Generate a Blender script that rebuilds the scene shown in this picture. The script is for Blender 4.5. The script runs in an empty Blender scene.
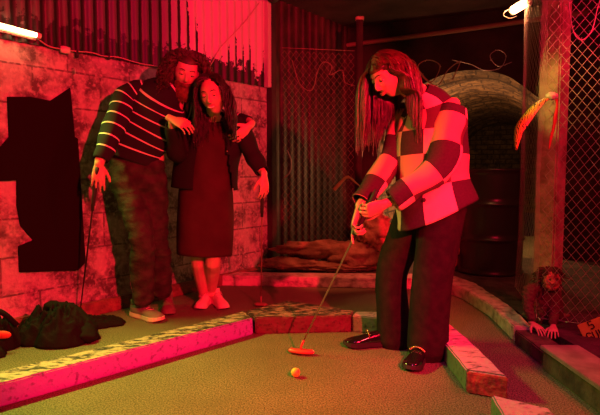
import bpy, bmesh, math, random
import numpy as np
from mathutils import Vector, Matrix, noise
random.seed(7); np.random.seed(7)
PI = math.pi
C = bpy.context.scene.collection
sc = bpy.context.scene

# ------------------------------------------------------------------ camera, world, lights, exposure
F = 520.0; CAMZ = 0.96; PITCH = math.atan(37.5/F)
cam_d = bpy.data.cameras.new('camera'); cam = bpy.data.objects.new('camera', cam_d); C.objects.link(cam)
cam_d.sensor_width = 36; cam_d.lens = 36*F/600; cam.location = (0, 0, CAMZ)
cam.rotation_euler = (PI/2-PITCH, 0, 0); sc.camera = cam
sc.view_settings.view_transform = 'Standard'; sc.view_settings.look = 'None'
sc.view_settings.exposure = -0.22; sc.view_settings.gamma = 1.0; sc.view_settings.use_curve_mapping = False
w = bpy.data.worlds.new('world'); sc.world = w; w.use_nodes = True
w.node_tree.nodes['Background'].inputs[0].default_value = (0.6, 0.10, 0.12, 1)
w.node_tree.nodes['Background'].inputs[1].default_value = 0.018

def P(x, y, Y):
    u = (x-300)/F; v = (207.5-y)/F
    c, s = math.cos(PITCH), math.sin(PITCH)
    k = Y/(c+v*s)
    return Vector((u*k, Y, CAMZ+(v*c-s)*k))
def G(x, y, z=0.0):
    u = (x-300)/F; v = (207.5-y)/F
    c, s = math.cos(PITCH), math.sin(PITCH)
    k = (z-CAMZ)/(v*c-s)
    return Vector((u*k, k*(c+v*s), z))

def lamp(name, kind, loc, energy, col, size=0.05, target=None, spot=60, blend=0.3, size_y=None):
    d = bpy.data.lights.new(name, kind); d.energy = energy; d.color = col
    if kind == 'AREA':
        d.size = size
        if size_y: d.shape = 'RECTANGLE'; d.size_y = size_y
    else: d.shadow_soft_size = size
    if kind == 'SPOT': d.spot_size = math.radians(spot); d.spot_blend = blend
    o = bpy.data.objects.new(name, d); C.objects.link(o); o.location = loc
    if target is not None:
        o.rotation_euler = (Vector(target)-Vector(loc)).to_track_quat('-Z', 'Y').to_euler()
    return o
lamp('red_flood', 'SPOT', (1.12, -0.1, 1.75), 1350, (1, 0.004, 0.030), 0.035, (-0.60, 3.6, 0.95), 60, 0.35)
lamp('red_floor_fill', 'SPOT', (1.5, 0.3, 2.3), 235, (1, 0.03, 0.04), 0.04, (0.45, 2.4, 0.0), 60, 0.5)  # added second red light; the main red cone misses the foreground floor
lamp('pink_flood', 'SPOT', (-0.6, 0.6, 2.4), 75, (1, 0.03, 0.20), 0.05, (-0.70, 4.3, 2.35), 40, 0.6)
gl = lamp('green_tube_spill', 'AREA', (-1.78, 2.76, 1.68), 27, (0.62, 1, 0.12), 0.9, (-1.15, 1.95, 0.0), size_y=0.05)
gl.data.spread = math.radians(102)
_z = (Vector((0.786, -0.619, 0))*-0.68+Vector((0, 0, 0.72))).normalized()
_x = Vector((0.619, 0.786, 0)); _x = (_x-_z*_x.dot(_z)).normalized(); _y = _z.cross(_x)
gl.rotation_euler = Matrix((_x, _y, _z)).transposed().to_euler()
lamp('purple_flood', 'SPOT', (0.2, 0.9, 2.45), 85, (1.0, 0.04, 0.36), 0.08, (0.86, 2.42, 0.05), 34, 1.0)
lamp('warm_tube_spill', 'POINT', (1.46, 3.60, 2.06), 12, (1, 0.36, 0.12), 0.05)
lamp('vault_fill', 'POINT', (1.95, 6.5, 1.1), 75, (1, 0.42, 0.15), 0.08)  # unseen fill added inside the vault to bring out its arcs
lamp('vault_mouth_fill', 'POINT', (1.75, 5.75, 0.7), 18, (1, 0.42, 0.15), 0.08)  # another unseen fill, added near the vault mouth
lamp('amber_spot', 'SPOT', (-1.5, 2.0, 2.45), 330, (1, 0.85, 0.12), 0.04, (1.36, 2.9, 1.45), 9.5, 0.5)
lamp('recess_fill', 'SPOT', (0.15, 3.5, 2.3), 130, (1, 0.13, 0.05), 0.05, (0.3, 4.45, 0.12), 24, 0.6)  # added to brighten the sacking heap, which falls in the golfer's shadow
lamp('red_back_lamp', 'POINT', (1.80, 1.95, 1.9), 90, (1, 0.01, 0.05), 0.06)

# ------------------------------------------------------------------ node materials
def mat(name, col=(0.5, 0.5, 0.5), rough=0.7, metal=0.0, col2=None, scale=20.0, bump=0.0, bscale=60.0, emis=None, estr=0.0,
        spec=0.5, detail=4.0, thr=None, coat=0.0):
    m = bpy.data.materials.new(name); m.use_nodes = True; nt = m.node_tree; N = nt.nodes; L = nt.links
    b = N['Principled BSDF']; b.inputs['Roughness'].default_value = rough; b.inputs['Metallic'].default_value = metal
    b.inputs['Specular IOR Level'].default_value = spec; b.inputs['Coat Weight'].default_value = coat
    b.inputs['Base Color'].default_value = (*col, 1)
    tc = N.new('ShaderNodeTexCoord')
    if col2 is not None:
        n = N.new('ShaderNodeTexNoise'); n.inputs['Scale'].default_value = scale; n.inputs['Detail'].default_value = detail
        r = N.new('ShaderNodeValToRGB'); a, z = thr or (0.35, 0.65)
        r.color_ramp.elements[0].position = a; r.color_ramp.elements[1].position = z
        r.color_ramp.elements[0].color = (*col, 1); r.color_ramp.elements[1].color = (*col2, 1)
        L.new(tc.outputs['Object'], n.inputs['Vector']); L.new(n.outputs['Fac'], r.inputs['Fac']); L.new(r.outputs['Color'], b.inputs['Base Color'])
    if bump:
        n2 = N.new('ShaderNodeTexNoise'); n2.inputs['Scale'].default_value = bscale; n2.inputs['Detail'].default_value = 5
        bp = N.new('ShaderNodeBump'); bp.inputs['Strength'].default_value = bump; bp.inputs['Distance'].default_value = 0.02
        L.new(tc.outputs['Object'], n2.inputs['Vector']); L.new(n2.outputs['Fac'], bp.inputs['Height']); L.new(bp.outputs['Normal'], b.inputs['Normal'])
    if emis: b.inputs['Emission Color'].default_value = (*emis, 1); b.inputs['Emission Strength'].default_value = estr
    return m

def node_mat(name, rough=0.8):
    m = bpy.data.materials.new(name); m.use_nodes = True; nt = m.node_tree
    nt.nodes['Principled BSDF'].inputs['Roughness'].default_value = rough
    return m, nt.nodes, nt.links, nt.nodes['Principled BSDF']
def math_n(N, L, op, a, b=None, c=None):
    n = N.new('ShaderNodeMath'); n.operation = op
    for i, v in enumerate((a, b, c)):
        if v is None: continue
        if isinstance(v, (int, float)): n.inputs[i].default_value = v
        else: L.new(v, n.inputs[i])
    return n.outputs[0]
def mix_n(N, L, fac, c1, c2):
    n = N.new('ShaderNodeMix'); n.data_type = 'RGBA'
    if isinstance(fac, (int, float)): n.inputs[0].default_value = fac
    else: L.new(fac, n.inputs[0])
    for i, c in ((6, c1), (7, c2)):
        if isinstance(c, tuple): n.inputs[i].default_value = (*c, 1)
        else: L.new(c, n.inputs[i])
    return n.outputs[2]
def noise_n(N, L, vec, scale, detail=4, rough=0.5):
    n = N.new('ShaderNodeTexNoise'); n.inputs['Scale'].default_value = scale; n.inputs['Detail'].default_value = detail
    n.inputs['Roughness'].default_value = rough
    if vec is not None: L.new(vec, n.inputs['Vector'])
    return n.outputs['Fac']
def ramp_n(N, L, fac, p0, p1, c0=(0, 0, 0), c1=(1, 1, 1)):
    r = N.new('ShaderNodeValToRGB'); e = r.color_ramp.elements
    e[0].position = p0; e[1].position = p1; e[0].color = (*c0, 1); e[1].color = (*c1, 1)
    L.new(fac, r.inputs['Fac']); return r.outputs['Color']

def block_material():
    m, N, L, b = node_mat('painted_concrete_blocks', 0.75)
    uv = N.new('ShaderNodeUVMap').outputs[0]; tc = N.new('ShaderNodeTexCoord').outputs['Object']
    br = N.new('ShaderNodeTexBrick'); L.new(uv, br.inputs['Vector'])
    br.inputs['Scale'].default_value = 1.0; br.inputs['Brick Width'].default_value = 0.44; br.inputs['Row Height'].default_value = 0.225
    br.inputs['Mortar Size'].default_value = 0.007; br.inputs['Mortar Smooth'].default_value = 0.4
    br.inputs['Color1'].default_value = (0.52, 0.48, 0.44, 1); br.inputs['Color2'].default_value = (0.38, 0.35, 0.32, 1)
    br.inputs['Mortar'].default_value = (0.16, 0.14, 0.13, 1)
    n1 = noise_n(N, L, tc, 5.5, 8, 0.65); n2 = noise_n(N, L, tc, 38, 5)
    c = mix_n(N, L, ramp_n(N, L, n1, 0.44, 0.60), br.outputs['Color'], (0.10, 0.08, 0.075))
    c = mix_n(N, L, ramp_n(N, L, n2, 0.5, 0.8), c, (0.62, 0.58, 0.52))
    L.new(c, b.inputs['Base Color'])
    h = math_n(N, L, 'ADD', math_n(N, L, 'MULTIPLY', br.outputs['Fac'], -0.8), math_n(N, L, 'MULTIPLY', n2, 0.7))
    h = math_n(N, L, 'ADD', h, math_n(N, L, 'MULTIPLY', n1, 0.8))
    bp = N.new('ShaderNodeBump'); bp.inputs['Strength'].default_value = 0.6; bp.inputs['Distance'].default_value = 0.015
    L.new(h, bp.inputs['Height']); L.new(bp.outputs['Normal'], b.inputs['Normal'])
    return m
def corrugated_material():
    # pale sheet with black paint runs: one random run height per rib, read from the sheet's UV (u = along, v = height)
    m, N, L, b = node_mat('paint_streaked_corrugated_sheet', 0.5)
    uv = N.new('ShaderNodeUVMap').outputs[0]
    sep = N.new('ShaderNodeSeparateXYZ'); L.new(uv, sep.inputs[0]); u, v = sep.outputs[0], sep.outputs[1]
    k = math_n(N, L, 'DIVIDE', u, 0.085); ki = math_n(N, L, 'FLOOR', k); kf = math_n(N, L, 'FRACT', k)
    wn = N.new('ShaderNodeTexWhiteNoise'); wn.noise_dimensions = '1D'; L.new(ki, wn.inputs['W'])
    tc = N.new('ShaderNodeTexCoord').outputs['Object']; n1 = noise_n(N, L, tc, 14, 6, 0.7)
    far = math_n(N, L, 'SMOOTH_MIN', math_n(N, L, 'MAXIMUM', math_n(N, L, 'SUBTRACT', 2.15, u), 0.0), 3.0, 0.1)   # more paint to the left
    hgt = math_n(N, L, 'ADD', math_n(N, L, 'MULTIPLY', wn.outputs['Value'], 0.42), math_n(N, L, 'MULTIPLY', far, 4.5))
    hgt = math_n(N, L, 'ADD', math_n(N, L, 'ADD', hgt, 1.76), math_n(N, L, 'MULTIPLY', math_n(N, L, 'SUBTRACT', n1, 0.5), 0.5))
    under = math_n(N, L, 'LESS_THAN', v, hgt)
    band = math_n(N, L, 'LESS_THAN', math_n(N, L, 'ABSOLUTE', math_n(N, L, 'SUBTRACT', kf, 0.5)), math_n(N, L, 'ADD', 0.13, math_n(N, L, 'MULTIPLY', n1, 0.22)))
    low = math_n(N, L, 'LESS_THAN', v, math_n(N, L, 'ADD', 1.60, math_n(N, L, 'MULTIPLY', n1, 0.5)))
    mask = math_n(N, L, 'MULTIPLY', under, math_n(N, L, 'MAXIMUM', band, low))
    base = mix_n(N, L, math_n(N, L, 'MINIMUM', math_n(N, L, 'MULTIPLY', far, 2.8), 0.93), (0.62, 0.52, 0.56), (0.05, 0.03, 0.04))
    c = mix_n(N, L, mask, base, (0.012, 0.006, 0.008))
    L.new(c, b.inputs['Base Color']); return m
def turf_material():
    m, N, L, b = node_mat('worn_green_turf', 0.95)
    tc = N.new('ShaderNodeTexCoord').outputs['Object']
    a = noise_n(N, L, tc, 2.2, 5, 0.6); f = noise_n(N, L, tc, 150, 3)
    c = mix_n(N, L, ramp_n(N, L, a, 0.35, 0.7), (0.21, 0.215, 0.13), (0.29, 0.285, 0.18))
    c = mix_n(N, L, ramp_n(N, L, f, 0.42, 0.62), c, (0.08, 0.09, 0.045))
    L.new(c, b.inputs['Base Color']); b.inputs['Specular IOR Level'].default_value = 0.15
    bp = N.new('ShaderNodeBump'); bp.inputs['Strength'].default_value = 0.8; bp.inputs['Distance'].default_value = 0.008
    L.new(f, bp.inputs['Height']); L.new(bp.outputs['Normal'], b.inputs['Normal']); return m
def check_material(S=0.125, SV=0.135, ou=0.0, ov=0.0):
    m, N, L, b = node_mat('checked_wool', 0.9)
    uv = N.new('ShaderNodeUVMap').outputs[0]; sep = N.new('ShaderNodeSeparateXYZ'); L.new(uv, sep.inputs[0])
    fu = math_n(N, L, 'FLOOR', math_n(N, L, 'DIVIDE', math_n(N, L, 'ADD', sep.outputs[0], ou), S)); fv = math_n(N, L, 'FLOOR', math_n(N, L, 'DIVIDE', math_n(N, L, 'ADD', sep.outputs[1], ov), SV))
    pu = math_n(N, L, 'FLOORED_MODULO', fu, 2.0); pv = math_n(N, L, 'FLOORED_MODULO', fv, 2.0)
    same = math_n(N, L, 'COMPARE', pu, pv, 0.1)
    third = math_n(N, L, 'COMPARE', math_n(N, L, 'FLOORED_MODULO', math_n(N, L, 'ADD', fu, math_n(N, L, 'MULTIPLY', fv, 2.0)), 3.0), 0.0, 0.1)
    n = noise_n(N, L, uv, 90, 3)
    light = mix_n(N, L, pv, (0.80, 0.52, 0.46), (0.62, 0.32, 0.28))
    dark = mix_n(N, L, pv, (0.035, 0.02, 0.03), (0.10, 0.04, 0.05))
    c = mix_n(N, L, same, light, dark)
    c = mix_n(N, L, math_n(N, L, 'MULTIPLY', n, 0.15), c, (0.3, 0.2, 0.2))
    L.new(c, b.inputs['Base Color']); b.inputs['Specular IOR Level'].default_value = 0.2; return m
def stripe_material():
    m, N, L, b = node_mat('striped_knit', 0.9)
    uv = N.new('ShaderNodeUVMap').outputs[0]; sep = N.new('ShaderNodeSeparateXYZ'); L.new(uv, sep.inputs[0])
    f = math_n(N, L, 'FRACT', math_n(N, L, 'DIVIDE', sep.outputs[1], 0.072))
    st = math_n(N, L, 'LESS_THAN', f, 0.125)
    hem = math_n(N, L, 'GREATER_THAN', sep.outputs[1], 0.065)
    c = mix_n(N, L, math_n(N, L, 'MULTIPLY', st, hem), (0.018, 0.018, 0.022), (0.66, 0.62, 0.54)); L.new(c, b.inputs['Base Color'])
    b.inputs['Specular IOR Level'].default_value = 0.2; return m
def beam_material(name, side, top, stain):
    # kerb: one colour on the sides; upward faces with worn black-and-pale weathered top
    m, N, L, b = node_mat(name, 0.7)
    g = N.new('ShaderNodeTexCoord'); tc = g.outputs['Object']
    sepn = N.new('ShaderNodeSeparateXYZ'); L.new(g.outputs['Normal'], sepn.inputs[0])
    up = math_n(N, L, 'GREATER_THAN', sepn.outputs[2], 0.6)
    mp = N.new('ShaderNodeMapping'); mp.inputs['Rotation'].default_value = (0, 0, math.radians(-45)); mp.inputs['Scale'].default_value = (1, 2.6, 1)
    L.new(tc, mp.inputs[0])
    n = noise_n(N, L, mp.outputs[0], 14, 7, 0.72); n2 = noise_n(N, L, tc, 40, 5)
    t = mix_n(N, L, ramp_n(N, L, n, stain[0], stain[1]), top, (0.02, 0.015, 0.015))
    s = mix_n(N, L, ramp_n(N, L, n2, 0.56, 0.72), side, tuple(x*0.35 for x in side))
    L.new(mix_n(N, L, up, s, t), b.inputs['Base Color'])
    bp = N.new('ShaderNodeBump'); bp.inputs['Strength'].default_value = 0.6; bp.inputs['Distance'].default_value = 0.01
    L.new(n2, bp.inputs['Height']); L.new(bp.outputs['Normal'], b.inputs['Normal']); return m
def brick_material():
    m, N, L, b = node_mat('old_vault_brick', 0.85)
    uv = N.new('ShaderNodeUVMap').outputs[0]; tc = N.new('ShaderNodeTexCoord').outputs['Object']
    br = N.new('ShaderNodeTexBrick'); L.new(uv, br.inputs['Vector']); br.inputs['Scale'].default_value = 1.0
    br.inputs['Brick Width'].default_value = 0.24; br.inputs['Row Height'].default_value = 0.11; br.inputs['Mortar Size'].default_value = 0.010
    br.inputs['Color1'].default_value = (0.26, 0.17, 0.09, 1); br.inputs['Color2'].default_value = (0.15, 0.10, 0.06, 1); br.inputs['Mortar'].default_value = (0.05, 0.035, 0.03, 1)
    n = noise_n(N, L, tc, 9, 7, 0.7)
    L.new(mix_n(N, L, ramp_n(N, L, n, 0.42, 0.62), br.outputs['Color'], (0.05, 0.035, 0.03)), b.inputs['Base Color'])
    h = math_n(N, L, 'SUBTRACT', n, br.outputs['Fac'])
    bp = N.new('ShaderNodeBump'); bp.inputs['Strength'].default_value = 0.9; bp.inputs['Distance'].default_value = 0.03
    L.new(h, bp.inputs['Height']); L.new(bp.outputs['Normal'], b.inputs['Normal']); return m

M = dict(
    turf=turf_material(), blocks=block_material(), corr=corrugated_material(), brick=brick_material(),
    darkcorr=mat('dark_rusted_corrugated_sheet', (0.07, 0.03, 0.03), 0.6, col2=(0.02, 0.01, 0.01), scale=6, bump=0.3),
    darkwall=mat('rough_dark_wall', (0.05, 0.03, 0.03), 0.9, col2=(0.018, 0.012, 0.012), scale=3, bump=0.8, bscale=12),  # very dark base with darker mottling
    ceil=mat('dark_ceiling_board', (0.10, 0.055, 0.06), 0.85, col2=(0.05, 0.03, 0.035), scale=3, bump=0.2),
    ceilpale=mat('pale_ceiling_strip', (0.45, 0.35, 0.35), 0.7),
    slab=mat('dusty_concrete', (0.10, 0.085, 0.075), 0.9, col2=(0.04, 0.03, 0.03), scale=9, bump=0.5),
    kerb=mat('worn_white_kerb_paint', (0.60, 0.50, 0.46), 0.75, col2=(0.26, 0.2, 0.18), scale=18, bump=0.4, thr=(0.45, 0.7)),
    pinkbeam=beam_material('pink_sided_timber', (0.40, 0.10, 0.85), (0.52, 0.42, 0.32), (0.44, 0.56)),  # sides one violet-pink tone, top pale with black patches
    redbrick=beam_material('red_brick_kerb', (0.13, 0.03, 0.05), (0.42, 0.26, 0.24), (0.40, 0.52)),
    grey=beam_material('grey_green_concrete', (0.15, 0.19, 0.12), (0.60, 0.36, 0.50), (0.52, 0.66)),  # pink of the upward faces is magenta light put into the colour
    black=mat('matt_black_board', (0.012, 0.004, 0.006), 0.9, spec=0.05),
    barrel=mat('black_painted_steel', (0.028, 0.032, 0.026), 0.3, metal=0.0, spec=0.6, bump=0.05, bscale=25),
    steel=mat('bright_steel', (0.6, 0.58, 0.56), 0.3, metal=1.0),
    wire=mat('galvanised_wire', (0.50, 0.42, 0.42), 0.45, metal=0.6),
    rust=mat('rusty_wire', (0.32, 0.16, 0.13), 0.6, metal=0.3),
    rubber=mat('black_rubber', (0.02, 0.02, 0.02), 0.7),
    putter=mat('red_putter_head', (0.65, 0.10, 0.09), 0.35, metal=0.2),
    dputter=mat('dark_putter_metal', (0.05, 0.04, 0.045), 0.35, metal=0.7),
    ball=mat('yellow_golf_ball', (0.95, 0.72, 0.12), 0.35),
    skin=mat('skin', (0.62, 0.36, 0.27), 0.5, col2=(0.56, 0.31, 0.23), scale=30),
    lip=mat('lips', (0.42, 0.13, 0.12), 0.45),
    eyew=mat('eye_white', (0.75, 0.72, 0.7), 0.3), iris=mat('dark_iris', (0.03, 0.02, 0.015), 0.2), teeth=mat('teeth', (0.85, 0.8, 0.74), 0.3),
    lash=mat('dark_lashes', (0.015, 0.01, 0.01), 0.7),
    hairbrown=mat('straight_brown_hair', (0.12, 0.04, 0.025), 0.36, col2=(0.035, 0.012, 0.008), scale=35, spec=0.7),
    haircurl=mat('curly_dark_brown_hair', (0.085, 0.04, 0.022), 0.5, col2=(0.03, 0.015, 0.01), scale=30),
    hairblack=mat('long_black_hair', (0.025, 0.014, 0.012), 0.4),
    beard=mat('auburn_beard', (0.20, 0.07, 0.03), 0.6, col2=(0.10, 0.035, 0.02), scale=60),
    check=check_material(), checksleeve=check_material(0.26, 0.15, 0.02, 0.10), stripe=stripe_material(),
    trouser=mat('black_wool_trouser', (0.014, 0.010, 0.012), 0.9, col2=(0.024, 0.015, 0.017), scale=25, bump=0.2, bscale=200, spec=0.2),
    jeans=mat('dark_olive_jeans', (0.025, 0.027, 0.020), 0.85, col2=(0.055, 0.055, 0.04), scale=14, bump=0.3, bscale=90, spec=0.2),
    dress=mat('maroon_jersey', (0.06, 0.018, 0.022), 0.85, col2=(0.04, 0.012, 0.015), scale=7, spec=0.2),
    jacket=mat('black_denim', (0.016, 0.013, 0.015), 0.85, spec=0.2, bump=0.15, bscale=150),
    patent=mat('black_patent_leather', (0.01, 0.01, 0.01), 0.12, spec=0.7, coat=0.6),
    sole=mat('cream_foam_sole', (0.70, 0.64, 0.50), 0.7), greyshoe=mat('grey_knit_upper', (0.20, 0.19, 0.16), 0.85, bump=0.3, bscale=250),
    redshoe=mat('dark_knit_upper', (0.20, 0.12, 0.11), 0.85, bump=0.3, bscale=250), pinkshoe=mat('pale_pink_canvas', (0.75, 0.52, 0.50), 0.7),
    gold=mat('gold_chain', (0.85, 0.50, 0.25), 0.25, metal=1.0), button=mat('brass_button', (0.55, 0.4, 0.3), 0.3, metal=1.0),
    cloth=mat('black_cotton', (0.009, 0.008, 0.0085), 0.85, spec=0.12, bump=0.15, bscale=70), redcloth=mat('red_lining', (0.6, 0.05, 0.05), 0.7),
    sacking=mat('dirty_brown_sacking', (0.42, 0.25, 0.16), 0.85, col2=(0.16, 0.08, 0.05), scale=7, bump=0.5, bscale=40),
    sackstuff=mat('orange_crumpled_bag', (0.62, 0.34, 0.20), 0.7, col2=(0.25, 0.10, 0.06), scale=12, bump=0.6, bscale=25),
    postwood=mat('rough_painted_post', (0.55, 0.38, 0.30), 0.8, col2=(0.26, 0.16, 0.12), scale=9, bump=0.5, bscale=40),
    tape=None,
    fur=mat('dark_matted_fur', (0.10, 0.035, 0.035), 0.9, bump=0.8, bscale=60), redmask=mat('red_raw_face_paint', (0.75, 0.22, 0.18), 0.5, col2=(0.12, 0.02, 0.02), scale=35, bump=0.8, bscale=50),
    pinkhand=mat('pinkish_rubber_hand', (0.62, 0.30, 0.26), 0.5), yellow=mat('yellow_card', (0.60, 0.70, 0.10), 0.7, col2=(0.45, 0.5, 0.06), scale=12),
    ink=mat('black_print', (0.01, 0.01, 0.01), 0.7), white=mat('white_plastic', (0.75, 0.7, 0.65), 0.4),
    tubeg=mat('lit_green_white_tube', (0.9, 0.9, 0.7), 0.4, emis=(1.0, 0.95, 0.35), estr=9), tubew=mat('lit_warm_tube', (1, 0.9, 0.8), 0.4, emis=(1, 0.42, 0.18), estr=16),
    beamwood=mat('dark_sleeper_timber', (0.13, 0.08, 0.065), 0.8, col2=(0.05, 0.03, 0.03), scale=12, bump=0.6, bscale=30),
    redend=mat('flaking_red_brick', (0.62, 0.12, 0.09), 0.75, col2=(0.22, 0.04, 0.04), scale=28, bump=0.6, bscale=40),
    board=mat('pale_board_top', (0.35, 0.22, 0.24), 0.6, col2=(0.20, 0.12, 0.13), scale=10),
)
def tape_mat():
    m, N, L, b = node_mat('yellow_black_hazard_tape', 0.4)
    uv = N.new('ShaderNodeUVMap').outputs[0]; sep = N.new('ShaderNodeSeparateXYZ'); L.new(uv, sep.inputs[0])
    n = noise_n(N, L, uv, 40, 3)
    a = math_n(N, L, 'FRACT', math_n(N, L, 'ADD', math_n(N, L, 'DIVIDE', math_n(N, L, 'ADD', math_n(N, L, 'MULTIPLY', sep.outputs[0], 1.6), sep.outputs[1]), 0.022), math_n(N, L, 'MULTIPLY', n, 3.5)))
    c = mix_n(N, L, math_n(N, L, 'LESS_THAN', a, 0.36), (0.70, 0.62, 0.10), (0.04, 0.05, 0.02)); L.new(c, b.inputs['Base Color']); return m
M['tape'] = tape_mat()

# ------------------------------------------------------------------ mesh helpers
class Part:
    """collects vertices, faces and uv for one mesh object"""
    def __init__(s): s.v = []; s.f = []; s.uv = []
    def add(s, vf, uv=None):
        v, f = vf[0], vf[1]; u = vf[2] if len(vf) > 2 else None
        o = len(s.v); s.v += [Vector(p) for p in v]; s.f += [tuple(i+o for i in q) for q in f]
        s.uv += list(u) if u else [[(0, 0)]*len(q) for q in f]
        return s
def link(name, part, material, parent=None, loc=(0, 0, 0), smooth=True, weld=False):
    loc = Vector(loc)
    me = bpy.data.meshes.new(name); me.from_pydata([tuple(p-loc) for p in part.v], [], part.f)
    ul = me.uv_layers.new(name='UVMap')
    flat = [c for q in part.uv for p in q for c in p]; ul.data.foreach_set('uv', flat)
    me.materials.append(M[material] if isinstance(material, str) else material)
    me.polygons.foreach_set('use_smooth', [smooth]*len(me.polygons))
    bm = bmesh.new(); bm.from_mesh(me)
    if weld: bmesh.ops.remove_doubles(bm, verts=bm.verts, dist=1e-5)
    bmesh.ops.recalc_face_normals(bm, faces=bm.faces); bm.to_mesh(me); bm.free(); me.update()
    o = bpy.data.objects.new(name, me); C.objects.link(o)
    if parent is not None: o.parent = parent
    else: o.location = loc
    return o
def thing(name, label, cat, loc, group=None):
    o = bpy.data.objects.new(name, None); o.empty_display_size = 0.1; C.objects.link(o); o.location = Vector(loc)
    o['label'] = label; o['category'] = cat
    if group: o['group'] = group
    return o
def child(root, name, part, material, smooth=True, under=None, label=None, weld=False):
    o = link(name, part, material, under if under is not None else root, root.location, smooth, weld)
    if label: o['label'] = label
    return o
def tag(o, label, cat, group=None, kind=None):
    o['label'] = label; o['category'] = cat
    if group: o['group'] = group
    if kind: o['kind'] = kind
    return o
def struct(name, part, material, smooth=False):
    o = link(name, part, material, smooth=smooth); o['kind'] = 'structure'; return o

def frame(d, hint=(0, 0, 1)):
    d = Vector(d).normalized(); h = Vector(hint)
    if abs(d.dot(h.normalized())) > 0.98: h = Vector((1, 0, 0))
    a = h.cross(d).normalized(); b = d.cross(a).normalized(); return a, b
def cat_rom(vals, sub):
    out = []; n = len(vals)
    for i in range(n-1):
        p0 = vals[max(i-1, 0)]; p1 = vals[i]; p2 = vals[i+1]; p3 = vals[min(i+2, n-1)]
        for k in range(sub):
            t = k/sub
            out.append(0.5*((2*p1)+(p2-p0)*t+(2*p0-5*p1+4*p2-p3)*t*t+(3*p1-p0-3*p2+p3)*t**3))
    out.append(vals[-1]); return out
def loft(secs, n=20, sub=4, side=None, caps=(True, True), wr=0.0, wf=14.0, seed=0, flare=None, aniso=(1, 1, 1)):
    """secs: (centre, half width along 'side', half depth). Rounded caps. side None = automatic."""
    cs = cat_rom([Vector(s[0]) for s in secs], sub); ra = cat_rom([float(s[1]) for s in secs], sub); rb = cat_rom([float(s[2]) for s in secs], sub)
    m = len(cs); V = []; Fc = []; UV = []
    acc = 0.0; vs = []
    pa = None
    rmean = sum(ra)/m+0.0
    for i in range(m):
        if i: acc += (cs[i]-cs[i-1]).length
        vs.append(acc)
        d = (cs[min(i+1, m-1)]-cs[max(i-1, 0)]).normalized()
        if side is not None:
            a = Vector(side); a = (a-d*a.dot(d)).normalized()
        elif pa is None: a, _ = frame(d)
        else: a = (pa-d*pa.dot(d)).normalized()
        pa = a; b = d.cross(a).normalized()
        for j in range(n):
            th = 2*PI*j/n
            off = a*math.cos(th)*ra[i]+b*math.sin(th)*rb[i]
            if wr:
                q = cs[i]+off
                k = noise.noise(Vector((q.x*wf*aniso[0]+seed, q.y*wf*aniso[1], q.z*wf*aniso[2])))
                off = off*(1+wr*k/max(ra[i], 0.02)*1.0)
            V.append(cs[i]+off)
    for i in range(m-1):
        for j in range(n):
            j2 = (j+1) % n
            Fc.append((i*n+j, i*n+j2, (i+1)*n+j2, (i+1)*n+j))
            u0, u1 = 2*PI*rmean*j/n, 2*PI*rmean*(j+1)/n
            UV.append([(u0, vs[i]), (u1, vs[i]), (u1, vs[i+1]), (u0, vs[i+1])])
    for e, on in ((0, caps[0]), (m-1, caps[1])):
        if not on: continue
        d = (cs[1]-cs[0]).normalized()*-1 if e == 0 else (cs[-1]-cs[-2]).normalized()
        base = e*n; r = min(ra[e], rb[e]); prev = [base+j for j in range(n)]
        for s in (0.5, 0.85):
            cur = []
            for j in range(n):
                q = V[base+j]; V.append(cs[e]+(q-cs[e])*math.sqrt(1-s*s)+d*r*s*0.8); cur.append(len(V)-1)
            for j in range(n):
                j2 = (j+1) % n; Fc.append((prev[j], prev[j2], cur[j2], cur[j])); v0 = vs[e]; UV.append([(0, v0)]*4)
            prev = cur
        Fc.append(tuple(prev)); UV.append([(0, vs[e])]*n)
    return V, Fc, UV
def shell(secs, n=28, sub=5, side=None, wr=0.0, wf=10.0, seed=0, thick=0.006, aniso=(1, 1, 1)):
    """open ended garment tube with real thickness (outer + inner wall, rims closed)"""
    V, Fc, UV = loft(secs, n, sub, side, (False, False), wr, wf, seed, aniso=aniso)
    m = len(V)//n; V2 = []
    cs = [sum((V[i*n+j] for j in range(n)), Vector())/n for i in range(m)]
    for i in range(m):
        for j in range(n):
            q = V[i*n+j]; r = (q-cs[i]); L_ = max(r.length, 1e-4); V2.append(cs[i]+r*(1-thick/L_))
    o = len(V)
    F2 = [tuple(reversed([k+o for k in q])) for q in Fc]; U2 = [list(reversed(u)) for u in UV]
    for e in (0, m-1):
        for j in range(n):
            j2 = (j+1) % n; Fc.append((e*n+j, e*n+j2, e*n+j2+o, e*n+j+o)); UV.append([UV[min(e, m-2)*n+j][0]]*4)
    return V+V2, Fc+F2, UV+U2
def tube(pts, r, n=6, cap=True):
    pts = [Vector(p) for p in pts]; m = len(pts); rr = r if isinstance(r, (list, tuple)) else [r]*m
    V = []; Fc = []; a = None
    for i in range(m):
        d = (pts[min(i+1, m-1)]-pts[max(i-1, 0)])
        d = d.normalized() if d.length > 1e-9 else Vector((0, 0, 1))
        if a is None: a, b = frame(d)
        else:
            a = a-d*a.dot(d); a = a.normalized() if a.length > 1e-6 else frame(d)[0]
        b = d.cross(a)
        for j in range(n):
            t = 2*PI*j/n; V.append(pts[i]+a*math.cos(t)*rr[i]+b*math.sin(t)*rr[i])
    for i in range(m-1):
        for j in range(n):
            j2 = (j+1) % n; Fc.append((i*n+j, i*n+j2, (i+1)*n+j2, (i+1)*n+j))
    if cap: Fc += [tuple(reversed(range(n))), tuple(range((m-1)*n, m*n))]
    return V, Fc
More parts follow.
